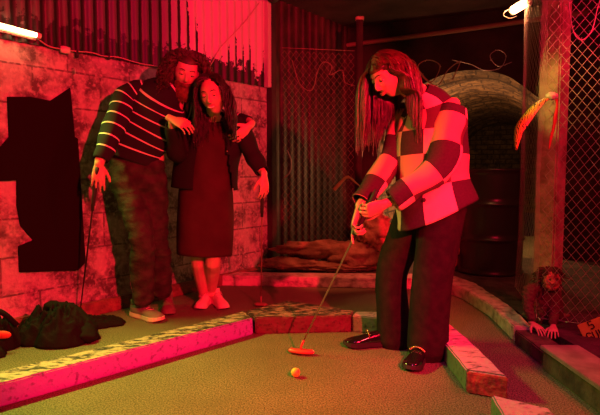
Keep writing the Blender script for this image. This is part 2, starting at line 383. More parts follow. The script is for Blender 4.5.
def box(c, size, ax=None, bev=0.0):
    """box centred at c; ax = (X, Y, Z) axes; small chamfer"""
    X, Y, Z = ax or (Vector((1, 0, 0)), Vector((0, 1, 0)), Vector((0, 0, 1)))
    X, Y, Z = Vector(X).normalized(), Vector(Y).normalized(), Vector(Z).normalized(); c = Vector(c)
    bm = bmesh.new(); bmesh.ops.create_cube(bm, size=1)
    for v in bm.verts: v.co = Vector((v.co.x*size[0], v.co.y*size[1], v.co.z*size[2]))
    if bev: bmesh.ops.bevel(bm, geom=list(bm.edges), offset=bev, segments=2, affect='EDGES')
    V = [c+X*v.co.x+Y*v.co.y+Z*v.co.z for v in bm.verts]; bm.verts.index_update()
    Fc = [tuple(v.index for v in f.verts) for f in bm.faces]; bm.free(); return V, Fc
def prism(poly, z0, z1, bev=0.006, rough=0.0, seg=0.06):
    bm = bmesh.new(); vs = [bm.verts.new((p[0], p[1], z0)) for p in poly]; f = bm.faces.new(vs)
    r = bmesh.ops.extrude_face_region(bm, geom=[f]); 
    for v in [g for g in r['geom'] if isinstance(g, bmesh.types.BMVert)]: v.co.z = z1
    if bev: bmesh.ops.bevel(bm, geom=[e for e in bm.edges], offset=bev, segments=2, affect='EDGES')
    if rough:
        bmesh.ops.triangulate(bm, faces=bm.faces)
        for _ in range(4):
            es = [e for e in bm.edges if e.calc_length() > seg]
            if es: bmesh.ops.subdivide_edges(bm, edges=es, cuts=1)
            bmesh.ops.triangulate(bm, faces=[f for f in bm.faces if len(f.verts) > 3])
        for v in bm.verts:
            q = v.co*22; nz = noise.noise_vector(q)
            v.co += nz*rough*(0.15 if v.co.z < z0+0.005 else 1)
            v.co.z = max(v.co.z, z0)
    bm.verts.index_update(); V = [v.co.copy() for v in bm.verts]; Fc = [tuple(v.index for v in f.verts) for f in bm.faces]; bm.free(); return V, Fc
def ball(c, r, ax=None, nu=20, nv=12, fn=None):
    c = Vector(c); R = (r, r, r) if isinstance(r, (int, float)) else r
    X, Y, Z = ax or (Vector((1, 0, 0)), Vector((0, 1, 0)), Vector((0, 0, 1)))
    V = []; Fc = []
    for i in range(nv+1):
        ph = PI*i/nv
        for j in range(nu):
            th = 2*PI*j/nu; d = Vector((math.sin(ph)*math.cos(th), math.sin(ph)*math.sin(th), math.cos(ph)))
            p = Vector((d.x*R[0], d.y*R[1], d.z*R[2]))
            if fn: p = fn(p, d)
            V.append(c+X*p.x+Y*p.y+Z*p.z)
    for i in range(nv):
        for j in range(nu):
            j2 = (j+1) % nu
            if i == 0: Fc.append((0, (i+1)*nu+j, (i+1)*nu+j2)) if True else None
            elif i == nv-1: Fc.append((i*nu+j, nv*nu, i*nu+j2))
            else: Fc.append((i*nu+j, (i+1)*nu+j, (i+1)*nu+j2, i*nu+j2))
    used = sorted({k for f in Fc for k in f}); mp = {k: i for i, k in enumerate(used)}
    return [V[k] for k in used], [tuple(mp[k] for k in f) for f in Fc]
def voxel_union(pieces, voxel=0.005, smooth=4, fac=0.5, disp=None):
    """one continuous closed surface out of overlapping closed volumes"""
    p = Part()
    for q in pieces: p.add((q[0], q[1]))
    me = bpy.data.meshes.new('tmp'); me.from_pydata([tuple(v) for v in p.v], [], p.f)
    bm = bmesh.new(); bm.from_mesh(me); bmesh.ops.recalc_face_normals(bm, faces=bm.faces); bm.to_mesh(me); bm.free()
    o = bpy.data.objects.new('tmp', me); C.objects.link(o)
    r = o.modifiers.new('r', 'REMESH'); r.mode = 'VOXEL'; r.voxel_size = voxel; r.use_smooth_shade = True
    if smooth: s = o.modifiers.new('s', 'SMOOTH'); s.iterations = smooth; s.factor = fac
    dg = bpy.context.evaluated_depsgraph_get(); ev = o.evaluated_get(dg); m2 = ev.to_mesh()
    n = len(m2.vertices); co = np.empty(n*3, 'f'); m2.vertices.foreach_get('co', co); co = co.reshape(-1, 3)
    Fc = [tuple(q.vertices) for q in m2.polygons]
    V = [Vector(c) for c in co.tolist()]
    if disp:
        no = [v.normal.copy() for v in m2.vertices]; V = [v+no[i]*disp(v) for i, v in enumerate(V)]
    ev.to_mesh_clear(); bpy.data.objects.remove(o); bpy.data.meshes.remove(me)
    return V, Fc
def lerp(a, b, t): return a+(b-a)*t
def extrude_outline(pts2, o, X, Z, N, t):
    """flat board of thickness t from 2-D outline in plane (X, Z) at o, normal N"""
    n = len(pts2); V = [o+X*p[0]+Z*p[1] for p in pts2]+[o+X*p[0]+Z*p[1]+N*t for p in pts2]
    return V, [tuple(range(n)), tuple(reversed(range(n, 2*n)))]+[(i, (i+1) % n, (i+1) % n+n, i+n) for i in range(n)]

# ------------------------------------------------------------------ the setting
def quad_grid(o, X, Z, nx, nz, fn=None):
    V = []; Fc = []; UV = []; lx = X.length; lz = Z.length
    for i in range(nz+1):
        for j in range(nx+1):
            p = o+X*(j/nx)+Z*(i/nz)
            if fn: p = p+fn(lx*j/nx, lz*i/nz)
            V.append(p)
    for i in range(nz):
        for j in range(nx):
            a = i*(nx+1)+j; Fc.append((a, a+1, a+nx+2, a+nx+1))
            UV.append([(lx*j/nx, lz*i/nz), (lx*(j+1)/nx, lz*i/nz), (lx*(j+1)/nx, lz*(i+1)/nz), (lx*j/nx, lz*(i+1)/nz)])
    return V, Fc, UV
WD = Vector((0.78, 0.99, 0)).normalized(); WN = Vector((WD.y, -WD.x, 0))   # wall runs back-right; WN faces the room
W0 = Vector((-1.48, 3.28, 0)); WE = Vector((-0.30, 4.78, 0))
wl = W0-WD*2.6
CEIL = 2.56
struct('floor', Part().add(quad_grid(Vector((-3.4, -1.5, 0)), Vector((7.4, 0, 0)), Vector((0, 9, 0)), 2, 2)), 'turf')
# block wall
p = Part()
Lw = (WE-wl).length
Vg, Fg, Ug = quad_grid(wl, WD*Lw, Vector((0, 0, 1.74)), 90, 36, lambda a, b: WN*0.006*noise.noise(Vector((a*6, b*6, 0))))
p.add((Vg, Fg, Ug)); p.add(box((wl+WE)/2+Vector((0, 0, 0.87))-WN*0.11, (Lw, 0.18, 1.735), (WD, WN, Vector((0, 0, 1)))))
struct('wall_left', p, 'blocks')
p = Part(); p.add(box((wl+WE)/2+Vector((0, 0, 0.045))+WN*0.02, (Lw, 0.05, 0.09), (WD, WN, Vector((0, 0, 1))), 0.008))
struct('baseboard_left', p, mat('dark_red_wall_footing', (0.30, 0.10, 0.09), 0.8, col2=(0.14, 0.05, 0.05), scale=14, bump=0.6, bscale=40))
# corrugated sheet above the block wall
def corr(amp, per): return lambda a, b: WN*(amp*max(-0.55, min(0.55, math.sin(2*PI*a/per)))/0.55)
cl = WE-WD*4.2*1.0
Lc = (WE-cl).length; u_off = 0.0
p = Part(); Vg, Fg, Ug = quad_grid(cl+Vector((0, 0, 1.70))+WN*0.02, WD*Lc, Vector((0, 0, 0.9)), int(Lc/0.085)*8, 3, corr(0.011, 0.085))
# u is counted from the right-hand end of the sheet
Ug = [[(Lc-a+0.0, b+1.70) for a, b in q] for q in Ug]
for i, q in enumerate(Ug): Ug[i] = [(3.0-(a), b) for a, b in q]
p.add((Vg, Fg, Ug))
sheet = tag(link('corrugated_sheet', p, 'corr'), 'paint-streaked corrugated metal sheet above the red block wall', 'metal sheet')
p = Part().add(box(WE+WN*0.03-WD*0.02+Vector((0, 0, 2.13)), (0.05, 0.05, 0.86), (WD, WN, Vector((0, 0, 1))), 0.004))
struct('trim_1', p, mat('sheet_edge_trim', (0.55, 0.45, 0.45), 0.5))
# dark continuation of the wall behind the fence
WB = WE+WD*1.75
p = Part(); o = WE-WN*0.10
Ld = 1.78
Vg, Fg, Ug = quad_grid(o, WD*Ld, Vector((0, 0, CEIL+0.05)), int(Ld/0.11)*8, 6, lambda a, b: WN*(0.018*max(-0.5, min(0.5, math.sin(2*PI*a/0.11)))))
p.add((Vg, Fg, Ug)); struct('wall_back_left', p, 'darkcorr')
struct('trim_2', Part().add(box(WE+WD*0.03-WN*0.01+Vector((0, 0, 1.28)), (0.07, 0.14, 2.56), (WD, WN, Vector((0, 0, 1))), 0.005)), 'darkwall')
# back wall with the mouth of a brick vault
BA = Vector((0.55, 6.05, 0)); BD = Vector((0.913, -0.408, 0)).normalized(); BN = Vector((0.408, 0.913, 0)).normalized()
AC = 1.30; AR = 0.95; SP = 1.05   # arch centre along wall, radius, springing height
p = Part(); n = 24
def bw(s, z): return BA+BD*s+Vector((0, 0, z))
def quad(a, b, c, d): return [a, b, c, d], [(0, 1, 2, 3)], [[(a.x, a.z), (b.x, b.z), (c.x, c.z), (d.x, d.z)]]
p.add(quad(bw(-0.6, 0), bw(AC-AR, 0), bw(AC-AR, CEIL+0.1), bw(-0.6, CEIL+0.1)))
p.add(quad(bw(AC+AR, 0), bw(4.2, 0), bw(4.2, CEIL+0.1), bw(AC+AR, CEIL+0.1)))
arc = [(AC-AR*math.cos(PI*i/n), SP+AR*math.sin(PI*i/n)) for i in range(n+1)]
for i in range(n): p.add(quad(bw(*arc[i]), bw(*arc[i+1]), bw(arc[i+1][0], CEIL+0.1), bw(arc[i][0], CEIL+0.1)))
struct('wall_back', p, 'darkwall')
p = Part(); V = []; Fc = []; UV = []; rows = 90; dep = 7.0; na = 40
for i in range(rows+1):
    dd = dep*i/rows
    for j in range(na+1):
        th = PI*j/na
        r = AR+0.03*noise.noise(Vector((i*0.9, j*0.10, 0)))+0.05*noise.noise(Vector((dd*3, th*2, 5)))+(0.018 if i % 2 else 0)
        V.append(bw(AC-r*math.cos(th), SP+r*math.sin(th))+BN*dd)
for i in range(rows):
    for j in range(na):
        a = i*(na+1)+j; Fc.append((a, a+1, a+na+2, a+na+1)); s = AR*PI/na; t = dep/rows
        UV.append([(j*s, i*t), ((j+1)*s, i*t), ((j+1)*s, (i+1)*t), (j*s, (i+1)*t)])
p.add((V, Fc, UV))
for sgn in (-1, 1):
    a, b = bw(AC+sgn*AR, 0), bw(AC+sgn*AR, 0)+BN*dep; p.add(quad(a, b, b+Vector((0, 0, SP)), a+Vector((0, 0, SP))))
a, b = bw(AC-AR-0.2, 0)+BN*dep, bw(AC+AR+0.2, 0)+BN*dep; p.add(quad(a, b, b+Vector((0, 0, 2.4)), a+Vector((0, 0, 2.4))))
struct('wall_vault', p, 'brick', smooth=False)
# enclosing walls on the right and behind the camera keep the light in
p = Part().add(quad(Vector((3.6, -1.5, 0)), Vector((3.6, 5.2, 0)), Vector((3.6, 5.2, 2.7)), Vector((3.6, -1.5, 2.7)))); struct('wall_right', p, 'darkwall')
struct('ceiling', Part().add(box((0.2, 2.75, CEIL+0.05), (7.4, 8.5, 0.08))), 'ceil')
struct('trim_3', Part().add(box((0.85, 4.15, CEIL-0.03), (1.9, 0.5, 0.08), None, 0.005)), 'ceil')
struct('trim_4', Part().add(box((0.15, 4.62, CEIL-0.012), (0.5, 0.10, 0.03), None, 0.004)), 'ceilpale')

# raised slab behind the kerbs
slab_poly = [(WE.x-0.42, 4.42), (1.26, 4.32), (1.36, 4.10), (1.38, 2.95), (1.42, 2.3), (1.42, 0.5), (3.5, 0.5), (3.5, 5.0), (2.2, 5.25), (0.6, 6.0), (-0.10, 4.95), (-0.30, 4.70)]
struct('floor_slab', Part().add(prism(slab_poly, 0.0, 0.07, 0.0)), 'slab')

# ------------------------------------------------------------------ kerbs and blocks
def kerb(name, label, poly, h, m, rough=0.004):
    return tag(link(name, Part().add(prism(poly, 0.0, h, 0.006, rough)), m, smooth=False), label, 'kerb')
def ground(pts, z=0.0): return [(G(x, y, z).x, G(x, y, z).y) for x, y in pts]
H = 0.10
mid = [(-0.26, 2.985), (0.30, 3.03), (0.33, 3.13), (-0.08, 3.38), (-0.33, 3.13)]
kerb('pink_kerb', 'long pink kerb with weathered top crossing the lower left floor', [(-1.9, 1.36), (-0.275, 2.98), (-0.345, 3.125), (-0.55, 2.90), (-1.99, 1.47)], H, 'pinkbeam', 0.003)
kerb('brick_kerb', 'dark red brick kerb at the bend, behind the putter head', mid, H, 'redbrick', 0.006)
kerb('grey_kerb', 'grey-green concrete kerb behind the patent shoes', [(0.31, 3.03), (0.60, 2.93), (0.72, 2.76), (0.83, 2.90), (0.62, 3.10), (0.34, 3.13)], H*0.98, 'grey', 0.005)
kb = kerb('pink_lit_kerb', 'concrete kerb with pink-lit top and red end beside the trouser leg', [(0.725, 2.745), (0.72, 2.19), (0.865, 2.12), (0.86, 2.55), (0.84, 2.88)], H, 'grey', 0.004)
ef = link('end_face', Part().add(prism([(0.722, 2.192), (0.718, 2.176), (0.863, 2.106), (0.867, 2.122)], 0.002, 0.094, 0.004, 0.003)), 'redend', kb, (0, 0, 0), False); ef['label'] = 'red painted brick end'
kerb('corner_kerb', 'pale pink-lit kerb block cut by the bottom picture edge', [(0.735, 1.94), (0.90, 1.83), (0.86, 1.30), (0.66, 1.36)], H, 'grey', 0.004)
kerb('back_kerb', 'long whitish pink kerb in front of the sacking heap', [(-0.655, 4.27), (1.16, 4.12), (1.27, 4.33), (-0.53, 4.42)], 0.085, 'kerb', 0.006)
kerb('side_kerb', 'pale worn kerb curving away in front of the black barrel', [(1.13, 4.10), (1.21, 3.8), (1.24, 3.35), (1.20, 2.86), (1.30, 2.84), (1.36, 3.3), (1.36, 4.0), (1.27, 4.30)], 0.085, 'kerb', 0.006)
kerb('timber_kerb', 'short dark timber under the hairy prop figure', [(1.19, 2.83), (1.19, 2.47), (1.32, 2.47), (1.32, 2.83)], 0.075, 'beamwood', 0.003)
o = link('sleeper_kerb', Part().add(prism([(1.17, 2.45), (1.20, 1.2), (1.36, 1.2), (1.33, 2.45)], 0.0, 0.095, 0.006, 0.003)), 'beamwood', smooth=False)
tag(o, 'dark timber sleeper with board on top at the lower right edge', 'kerb')
b_ = link('top_board', Part().add(prism([(1.16, 2.46), (1.19, 1.2), (1.37, 1.2), (1.345, 2.46)], 0.097, 0.117, 0.003)), 'board', parent=o, smooth=False)

# ------------------------------------------------------------------ wall things
def wallp(x, off=0.0, z=None, y=None):
    """point on the block wall's face seen at pixel column x"""
    k = (x-300)/F
    t = (k*W0.y-W0.x)/(WD.x-k*WD.y); q = W0+WD*t
    if y is not None: z = P(x, y, q.y).z
    return q+WN*off+Vector((0, 0, z or 0))
# black silhouette
outl = [(10, 97), (32, 97), (52, 101), (72, 88), (75, 137), (78, 139), (79, 170), (82, 262), (74, 270), (15, 272), (15, 246), (30, 240), (18, 226), (15, 205), (16, 180), (0, 181), (-14, 182), (-12, 168), (0, 148), (10, 137)]
pts = []
for x, y in outl:
    q = wallp(x, 0, y=y); pts.append(((q-W0).dot(WD), q.z))
tag(link('silhouette_board', Part().add(extrude_outline(pts, W0+WN*0.008, WD, Vector((0, 0, 1)), WN, 0.012)), 'black', smooth=False), 'black cut-out silhouette board fixed on the red block wall', 'wall board')
# tube light along the wall top
a, b = wallp(-90, 0.05, 1.79), wallp(39, 0.05, 1.745)
d = (b-a).normalized()
t = thing('tube_light', 'glowing yellow-white fluorescent tube along the top left wall', 'light', a)
child(t, 'housing', Part().add(box((a+b)/2-WN*0.025, ((b-a).length, 0.03, 0.05), (d, WN, d.cross(WN)), 0.004)), 'white')
child(t, 'tube', Part().add(tube([a+WN*0.012, b+WN*0.012], 0.014, 12)), 'tubeg')
for e in (a, b): child(t, 'end_cap', Part().add(tube([e+WN*0.012-d*0.012, e+WN*0.012+d*0.012], 0.017, 12)), 'white')
# cable
pts = [wallp(39, 0.04, 1.735), wallp(50, 0.04, y=47), wallp(62, 0.045, y=50), wallp(75, 0.04, y=52), wallp(92, 0.04, y=53.5), wallp(104, 0.04, y=57), wallp(118, 0.04, y=58), wallp(135, 0.04, y=63), wallp(150, 0.04, y=66), wallp(200, 0.05, y=72), wallp(218, 0.05, y=48), wallp(240, 0.05, y=25), wallp(256, 0.05, y=4)]
t = thing('wall_cable', 'thin cable with junction box and clips strung below the corrugated sheet', 'cable', pts[0])
child(t, 'wire', Part().add(tube(cat_rom(pts, 4), 0.004, 6)), mat('pale_cable', (0.5, 0.3, 0.28), 0.5))
child(t, 'junction_box', Part().add(box(wallp(66, 0.045, y=51), (0.055, 0.03, 0.04), (WD, WN, Vector((0, 0, 1))), 0.004)), 'white')
for x, y in ((78, 55), (109, 57)): child(t, 'clip', Part().add(box(wallp(x, 0.035, y=y), (0.02, 0.02, 0.045), (WD, WN, Vector((0, 0, 1))), 0.003)), 'rubber')
q = wallp(75, 0.0, y=69)
tag(link('wall_hook', Part().add(tube([q, q+WN*0.03, q+WN*0.045+Vector((0, 0, -0.012)), q+WN*0.04+Vector((0, 0, -0.03)), q+WN*0.02+Vector((0, 0, -0.035))], 0.005, 8)), 'steel'), 'small pale metal hook screwed into the block wall', 'hook')
q = WE+WN*0.10-WD*0.03+Vector((0, 0, 2.475))
t = thing('wall_camera', 'small black camera in the corner where the pale sheet ends', 'camera', q)
child(t, 'body', Part().add(ball(q, (0.055, 0.06, 0.045))), 'rubber'); child(t, 'lens', Part().add(tube([q+WN*0.05+Vector((0.01, -0.01, -0.01)), q+WN*0.075+Vector((0.012, -0.012, -0.018))], 0.014, 12)), 'steel')
child(t, 'bracket', Part().add(tube([q+Vector((0, 0, 0.03)), q+Vector((0, 0, 0.085))], 0.012, 8)), 'rubber')

# ------------------------------------------------------------------ chain-link fences
def chain_mesh(A, B, z0, z1, cw=0.0238, ch=0.062, r=0.0016, sag=0.0, seed=0):
    A = Vector(A); B = Vector(B); Lx = (B-A).length; D = (B-A).normalized(); Nn = Vector((D.y, -D.x, 0))
    p = Part(); n = int(Lx/cw); rows = int((z1-z0)/(ch/2))
    for k in range(n+1):
        pts = []
        for i in range(rows+1):
            s = k*cw+(cw*1.02 if (i+k) % 2 else -0.02*cw); z = z0+i*ch/2
            off = (0.0022 if (i+k) % 2 else -0.0022)
            w_ = sag*noise.noise(Vector((s*2.2+seed, z*1.6, seed)))
            ws = sag*0.7*noise.noise(Vector((s*1.7+seed, z*2.2, seed+9)))
            pts.append(A+D*(s+ws)+Nn*(off+w_)+Vector((0, 0, z)))
        p.add(tube(pts, r, 4, False))
    return p
FA = Vector((1.365, 2.90, 0)); FB = Vector((1.56, 3.70, 0)); FR = Vector((2.05, 2.50, 0))
t = thing('mesh_fence', 'chain-link fence panel at the right edge, lit dark red', 'fence', FA)
child(t, 'wire_mesh', chain_mesh(FA, FR, 0.12, 2.52, sag=0.02, seed=3), 'wire')
child(t, 'tension_wire', Part().add(tube([FA+Vector((0, 0, 0.12)), FR+Vector((0, 0, 0.12))], 0.003, 6)), 'wire')
t = thing('receding_fence', 'chain-link fence receding behind the wooden post towards the barrel', 'fence', FB)
child(t, 'wire_mesh', chain_mesh(FA+Vector((-0.01, 0.01, 0)), FB, 0.12, 2.5, 0.036, 0.066, 0.0012, 0.035, 11), 'wire')
child(t, 'tension_wire', Part().add(tube([FA+Vector((0, 0, 0.11)), FB+Vector((0, 0, 0.11))], 0.003, 6)), 'wire')
BF0, BF1 = Vector((-0.16, 4.74, 0)), Vector((0.50, 4.86, 0))
t = thing('back_fence', 'chain-link fence across the dark recess behind the sacking heap', 'fence', BF0)
child(t, 'wire_mesh', chain_mesh(BF0, BF1, 0.10, 2.05, 0.028, 0.07, 0.0015, 0.03, 5), 'rust')
child(t, 'tension_wire', Part().add(tube([BF0+Vector((0, 0, 2.05)), BF1+Vector((0, 0, 2.05))], 0.003, 6)), 'rust')
t = thing('fence_post', 'narrow reddish post at the end of the back fence', 'post', (0.545, 4.87, 0.07))
child(t, 'shaft', Part().add(box((0.545, 4.87, 1.2), (0.06, 0.06, 2.26), None, 0.005)), 'darkwall'); child(t, 'cap', Part().add(box((0.545, 4.87, 2.34), (0.075, 0.075, 0.03), None, 0.005)), 'postwood')
# wooden corner post
c = Vector((1.508, 3.13, 0)); th = math.radians(38); X = Vector((math.cos(th), math.sin(th), 0)); Y = Vector((-math.sin(th), math.cos(th), 0))
t = thing('wooden_post', 'thick square wooden post inside the corner of the chain-link fence', 'post', c+Vector((0, 0, 0.07)))
pp = Part(); Vb, Fb = box(c+Vector((0, 0, 1.30)), (0.125, 0.125, 2.44), (X, Y, Vector((0, 0, 1))), 0.01); pp.add((Vb, Fb)); child(t, 'shaft', pp, 'postwood', smooth=False)
child(t, 'base_plate', Part().add(box(c+Vector((0, 0, 0.077)), (0.2, 0.2, 0.012), (X, Y, Vector((0, 0, 1))), 0.003)), 'rust', smooth=False)

# warm tube lamp on the fence
q0, q1 = P(513.5, 10, 3.68), P(527, 2, 3.60); d = (q1-q0).normalized()
t = thing('small_tube_lamp', 'short glowing warm white tube lamp wired to the receding fence', 'light', q0)
child(t, 'tube', Part().add(tube([q0, q1], 0.030, 14)), 'tubew')
for e, s in ((q0, -1), (q1, 1)): child(t, 'end_cap', Part().add(tube([e, e+d*s*0.02], 0.031, 12)), 'white')
child(t, 'wire', Part().add(tube(cat_rom([q0, q0+Vector((-0.04, 0, 0.0)), q0+Vector((-0.07, 0.0, -0.03)), q0+Vector((-0.02, 0.02, -0.05)), q0+Vector((0.04, 0.04, -0.03))], 5), 0.003, 6)), 'wire')
# hazard tape ribbon over post nail
def ribbon(pts, wid, nrm, sub=6, th=0.002):
    """thin strip of real thickness; wid list; nrm approx facing"""
    c = cat_rom([Vector(p) for p in pts], sub); w_ = cat_rom([float(x) for x in wid], sub); V = []; Fc = []; UV = []; acc = 0
    for i, q in enumerate(c):
        d = (c[min(i+1, len(c)-1)]-c[max(i-1, 0)]).normalized(); s = d.cross(Vector(nrm)).normalized(); nn = s.cross(d).normalized()
        V += [q+s*w_[i]-nn*th, q-s*w_[i]-nn*th, q-s*w_[i]+nn*th, q+s*w_[i]+nn*th]
    for i in range(len(c)-1):
        L0 = acc; acc += (c[i+1]-c[i]).length
        for j in range(4):
            j2 = (j+1) % 4; Fc.append((i*4+j, i*4+j2, i*4+4+j2, i*4+4+j))
            wa = w_[i] if j in (0, 3) else -w_[i]; wb = w_[i] if j2 in (0, 3) else -w_[i]
            UV.append([(wa, L0), (wb, L0), (wb, acc), (wa, acc)])
    n = len(c); Fc += [(3, 2, 1, 0), (4*n-4, 4*n-3, 4*n-2, 4*n-1)]; UV += [[(0, 0)]*4]*2
    return V, Fc, UV
Yt = 2.86
t = thing('hazard_tape', 'torn yellow and black tape knotted on the fence at the post', 'tape', P(552, 96, Yt))
child(t, 'tape_strip', Part().add(ribbon([P(548, 98, Yt), P(538, 105, Yt-0.01), P(527, 118, Yt-0.02), P(519, 131, Yt-0.01), P(516, 150, Yt)], [0.008, 0.022, 0.030, 0.027, 0.004], (-0.8, -0.6, 0.1))), 'tape')
child(t, 'knot', Part().add(ball(P(552, 96, Yt), (0.032, 0.02, 0.02), fn=lambda p_, d_: p_*(1+0.35*noise.noise(d_*3)))), 'white')
child(t, 'tape_tail', Part().add(ribbon([P(556, 98, Yt), P(557, 106, Yt), P(555, 118, Yt), P(554, 126, Yt), P(551, 138, Yt), P(549, 149, Yt)], [0.008, 0.007, 0.012, 0.009, 0.008, 0.003], (0.3, -1, 0.1))), 'redcloth')
# loops of wire
def wire_loop(name, label, pts, r, m, barb=True):
    c = cat_rom([Vector(p) for p in pts], 6); t = thing(name, label, 'wire', c[0]); child(t, 'strand', Part().add(tube(c, r, 5)), m)
    if barb:
        for i in range(3, len(c)-2, 7):
            bp = Part()
            for k in range(2):
                v = Vector((random.uniform(-1, 1), random.uniform(-1, 1), random.uniform(-1, 1))).normalized()*0.014; bp.add(tube([c[i]-v, c[i]+v], r*0.7, 4))
            child(t, 'barb', bp, m)
wire_loop('barbed_wire', 'pale barbed wire loop hanging in front of the right fence top', [P(568, -6, 2.6), P(570, 15, 2.58), P(574, 33, 2.56), P(582, 40, 2.56), P(592, 30, 2.56), P(597, 10, 2.58), P(602, -6, 2.6)], 0.003, 'wire')
wire_loop('tangled_wire', 'tangled reddish barbed wire on the wall behind the bent head', [P(398, 74, 5.0), P(412, 60, 4.98), P(422, 76, 4.96), P(432, 82, 5.0), P(440, 66, 4.94), P(428, 60, 4.9), P(418, 68, 4.9), P(436, 86, 4.9), P(448, 70, 4.94), P(460, 62, 4.9), P(452, 80, 4.9)], 0.005, 'rust')
wire_loop('coiled_wire', 'coil of pale wire looped above the brick vault mouth', [P(452, 60, 4.98), P(470, 64, 4.94), P(484, 70, 4.92), P(500, 68, 4.9), P(506, 56, 4.9), P(498, 50, 4.92), P(490, 56, 4.92), P(498, 66, 4.9), P(512, 62, 4.9)], 0.003, 'wire')
wire_loop('wall_wire', 'loops of thin wire hanging on the dark corrugated wall', [P(292, 60, 4.85), P(300, 84, 4.85), P(312, 90, 4.85), P(318, 70, 4.85), P(324, 62, 4.88), P(332, 66, 4.9), P(330, 75, 4.9), P(342, 70, 4.9), P(345, 82, 4.9), P(355, 86, 4.92)], 0.0035, 'rust')
wire_loop('hanging_strip', 'curved pale strip hanging on the back fence', [P(287, 150, 4.735), P(291, 160, 4.735), P(290, 172, 4.735), P(284, 178, 4.735)], 0.006, 'wire', False)
q = [P(334, 190, 4.6), P(342, 181, 4.6), P(348, 177, 4.6), P(356, 183, 4.62), P(364, 190, 4.62)]
tag(link('bent_twig', Part().add(tube(cat_rom(q, 4), [0.018]*4+[0.014]*5+[0.009]*4+[0.006]*4, 7)), mat('ochre_twig', (0.5, 0.35, 0.15), 0.7)), 'bent ochre twig caught on the back fence mesh', 'twig')
# pipe on the back wall
q = [bw(-0.2, 2.36)-BN*0.06, bw(1.2, 2.40)-BN*0.06, bw(2.4, 2.44)-BN*0.06]
tag(link('ceiling_pipe', Part().add(tube(cat_rom(q, 5), 0.025, 10)), 'rust'), 'dark rusty pipe running under the ceiling at the back wall', 'pipe')

# ------------------------------------------------------------------ barrel
bc = Vector((1.66, 4.55, 0.072)); R_ = 0.29; Hb = 0.90
prof = [(0, 0), (R_-0.01, 0), (R_, 0.008), (R_, 0.02), (R_-0.008, 0.03)]
for z0 in (0.0, 0.30, 0.60):
    for k in range(1, 9):
        z = z0+0.03+k*0.03; prof.append((R_-0.008+0.003*math.sin(k*PI/1.0), z))
    if z0 < 0.5: prof += [(R_-0.008, z0+0.285), (R_+0.006, z0+0.296), (R_+0.008, z0+0.303), (R_+0.006, z0+0.31), (R_-0.008, z0+0.321)]
prof = sorted(prof[:5]+[q for q in prof[5:] if q[1] < Hb-0.03], key=lambda q: (q[1], q[0]))+[(R_-0.008, Hb-0.03), (R_, Hb-0.02), (R_+0.004, Hb-0.008), (R_, Hb), (R_-0.012, Hb), (R_-0.016, Hb-0.018), (0, Hb-0.018)]
def lathe(c, prof, n=48):
    V = []; Fc = []
    for r, z in prof:
        for j in range(n): V.append(c+Vector((r*math.cos(2*PI*j/n), r*math.sin(2*PI*j/n), z)))
    for i in range(len(prof)-1):
        for j in range(n):
            j2 = (j+1) % n; Fc.append((i*n+j, i*n+j2, (i+1)*n+j2, (i+1)*n+j))
    return V, Fc
t = thing('oil_barrel', 'black steel oil barrel standing in front of the brick vault', 'barrel', bc)
child(t, 'drum', Part().add(lathe(bc, prof)), 'barrel', weld=True)
child(t, 'bung_cap', Part().add(lathe(bc+Vector((0.12, -0.1, Hb-0.018)), [(0, 0), (0.028, 0), (0.028, 0.012), (0.02, 0.016), (0, 0.016)], 20)), 'barrel', weld=True)

# ------------------------------------------------------------------ heap of sacking behind the back kerb
def lump(c, R, seed, ax=None, fold=0.25, freq=2.2, flat=None, nu=56, nv=30):
    def fn(p_, d_):
        k = 1+fold*noise.noise(d_*freq+Vector((seed, 0, 0)))+fold*0.6*abs(noise.noise(Vector((d_.x*freq*2.4, d_.y*freq*2.4, d_.z*freq*0.8+seed))))*1.2
        k += fold*0.22*noise.noise(d_*freq*5+Vector((0, seed, 0)))
        q = p_*k
        if flat is not None and q.z < flat: q.z = flat
        return q
    return ball(c, R, ax, nu, nv, fn)
def sack(name, label, c, R, seed, m, ax=None, fold=0.25, freq=2.2):
    zf = 0.072-c[2]
    return tag(link(name, Part().add(lump(c, R, seed, ax, fold, freq, zf)), m), label, 'sacking', 'sacking heap behind the back kerb')
tl = lambda a: (Vector((math.cos(a), math.sin(a)*0.0, math.sin(a))), Vector((0, 1, 0)), Vector((-math.sin(a), 0, math.cos(a))))
sack('folded_sack', 'flattened orange-brown sack at the left end of the heap', (-0.06, 4.53, 0.13), (0.26, 0.10, 0.055), 3, 'sacking', None, 0.32, 2.6)
sack('folded_sack', 'long brown sack draped over the middle top of the heap', (0.17, 4.60, 0.25), (0.34, 0.10, 0.075), 8, 'sacking', None, 0.34, 2.4)
sack('folded_sack', 'wide red-lit sack sloping down at the right of the heap', (0.52, 4.58, 0.20), (0.30, 0.13, 0.14), 14, 'sacking', None, 0.3, 2.6)
sack('crumpled_bag', 'orange crumpled bag on top of the heap behind the golfer hands', (0.66, 4.55, 0.43), (0.14, 0.12, 0.15), 22, 'sackstuff', None, 0.4, 3.2)
sack('crumpled_bag', 'reddish crumpled bag wedged between golfer and barrel', (1.28, 4.55, 0.33), (0.12, 0.10, 0.28), 27, 'sackstuff', None, 0.35, 3.0)
sack('crumpled_bag', 'thin dark folded bag lying at the foot of the heap', (0.30, 4.50, 0.11), (0.26, 0.07, 0.04), 31, 'sacking', None, 0.4, 3.0)

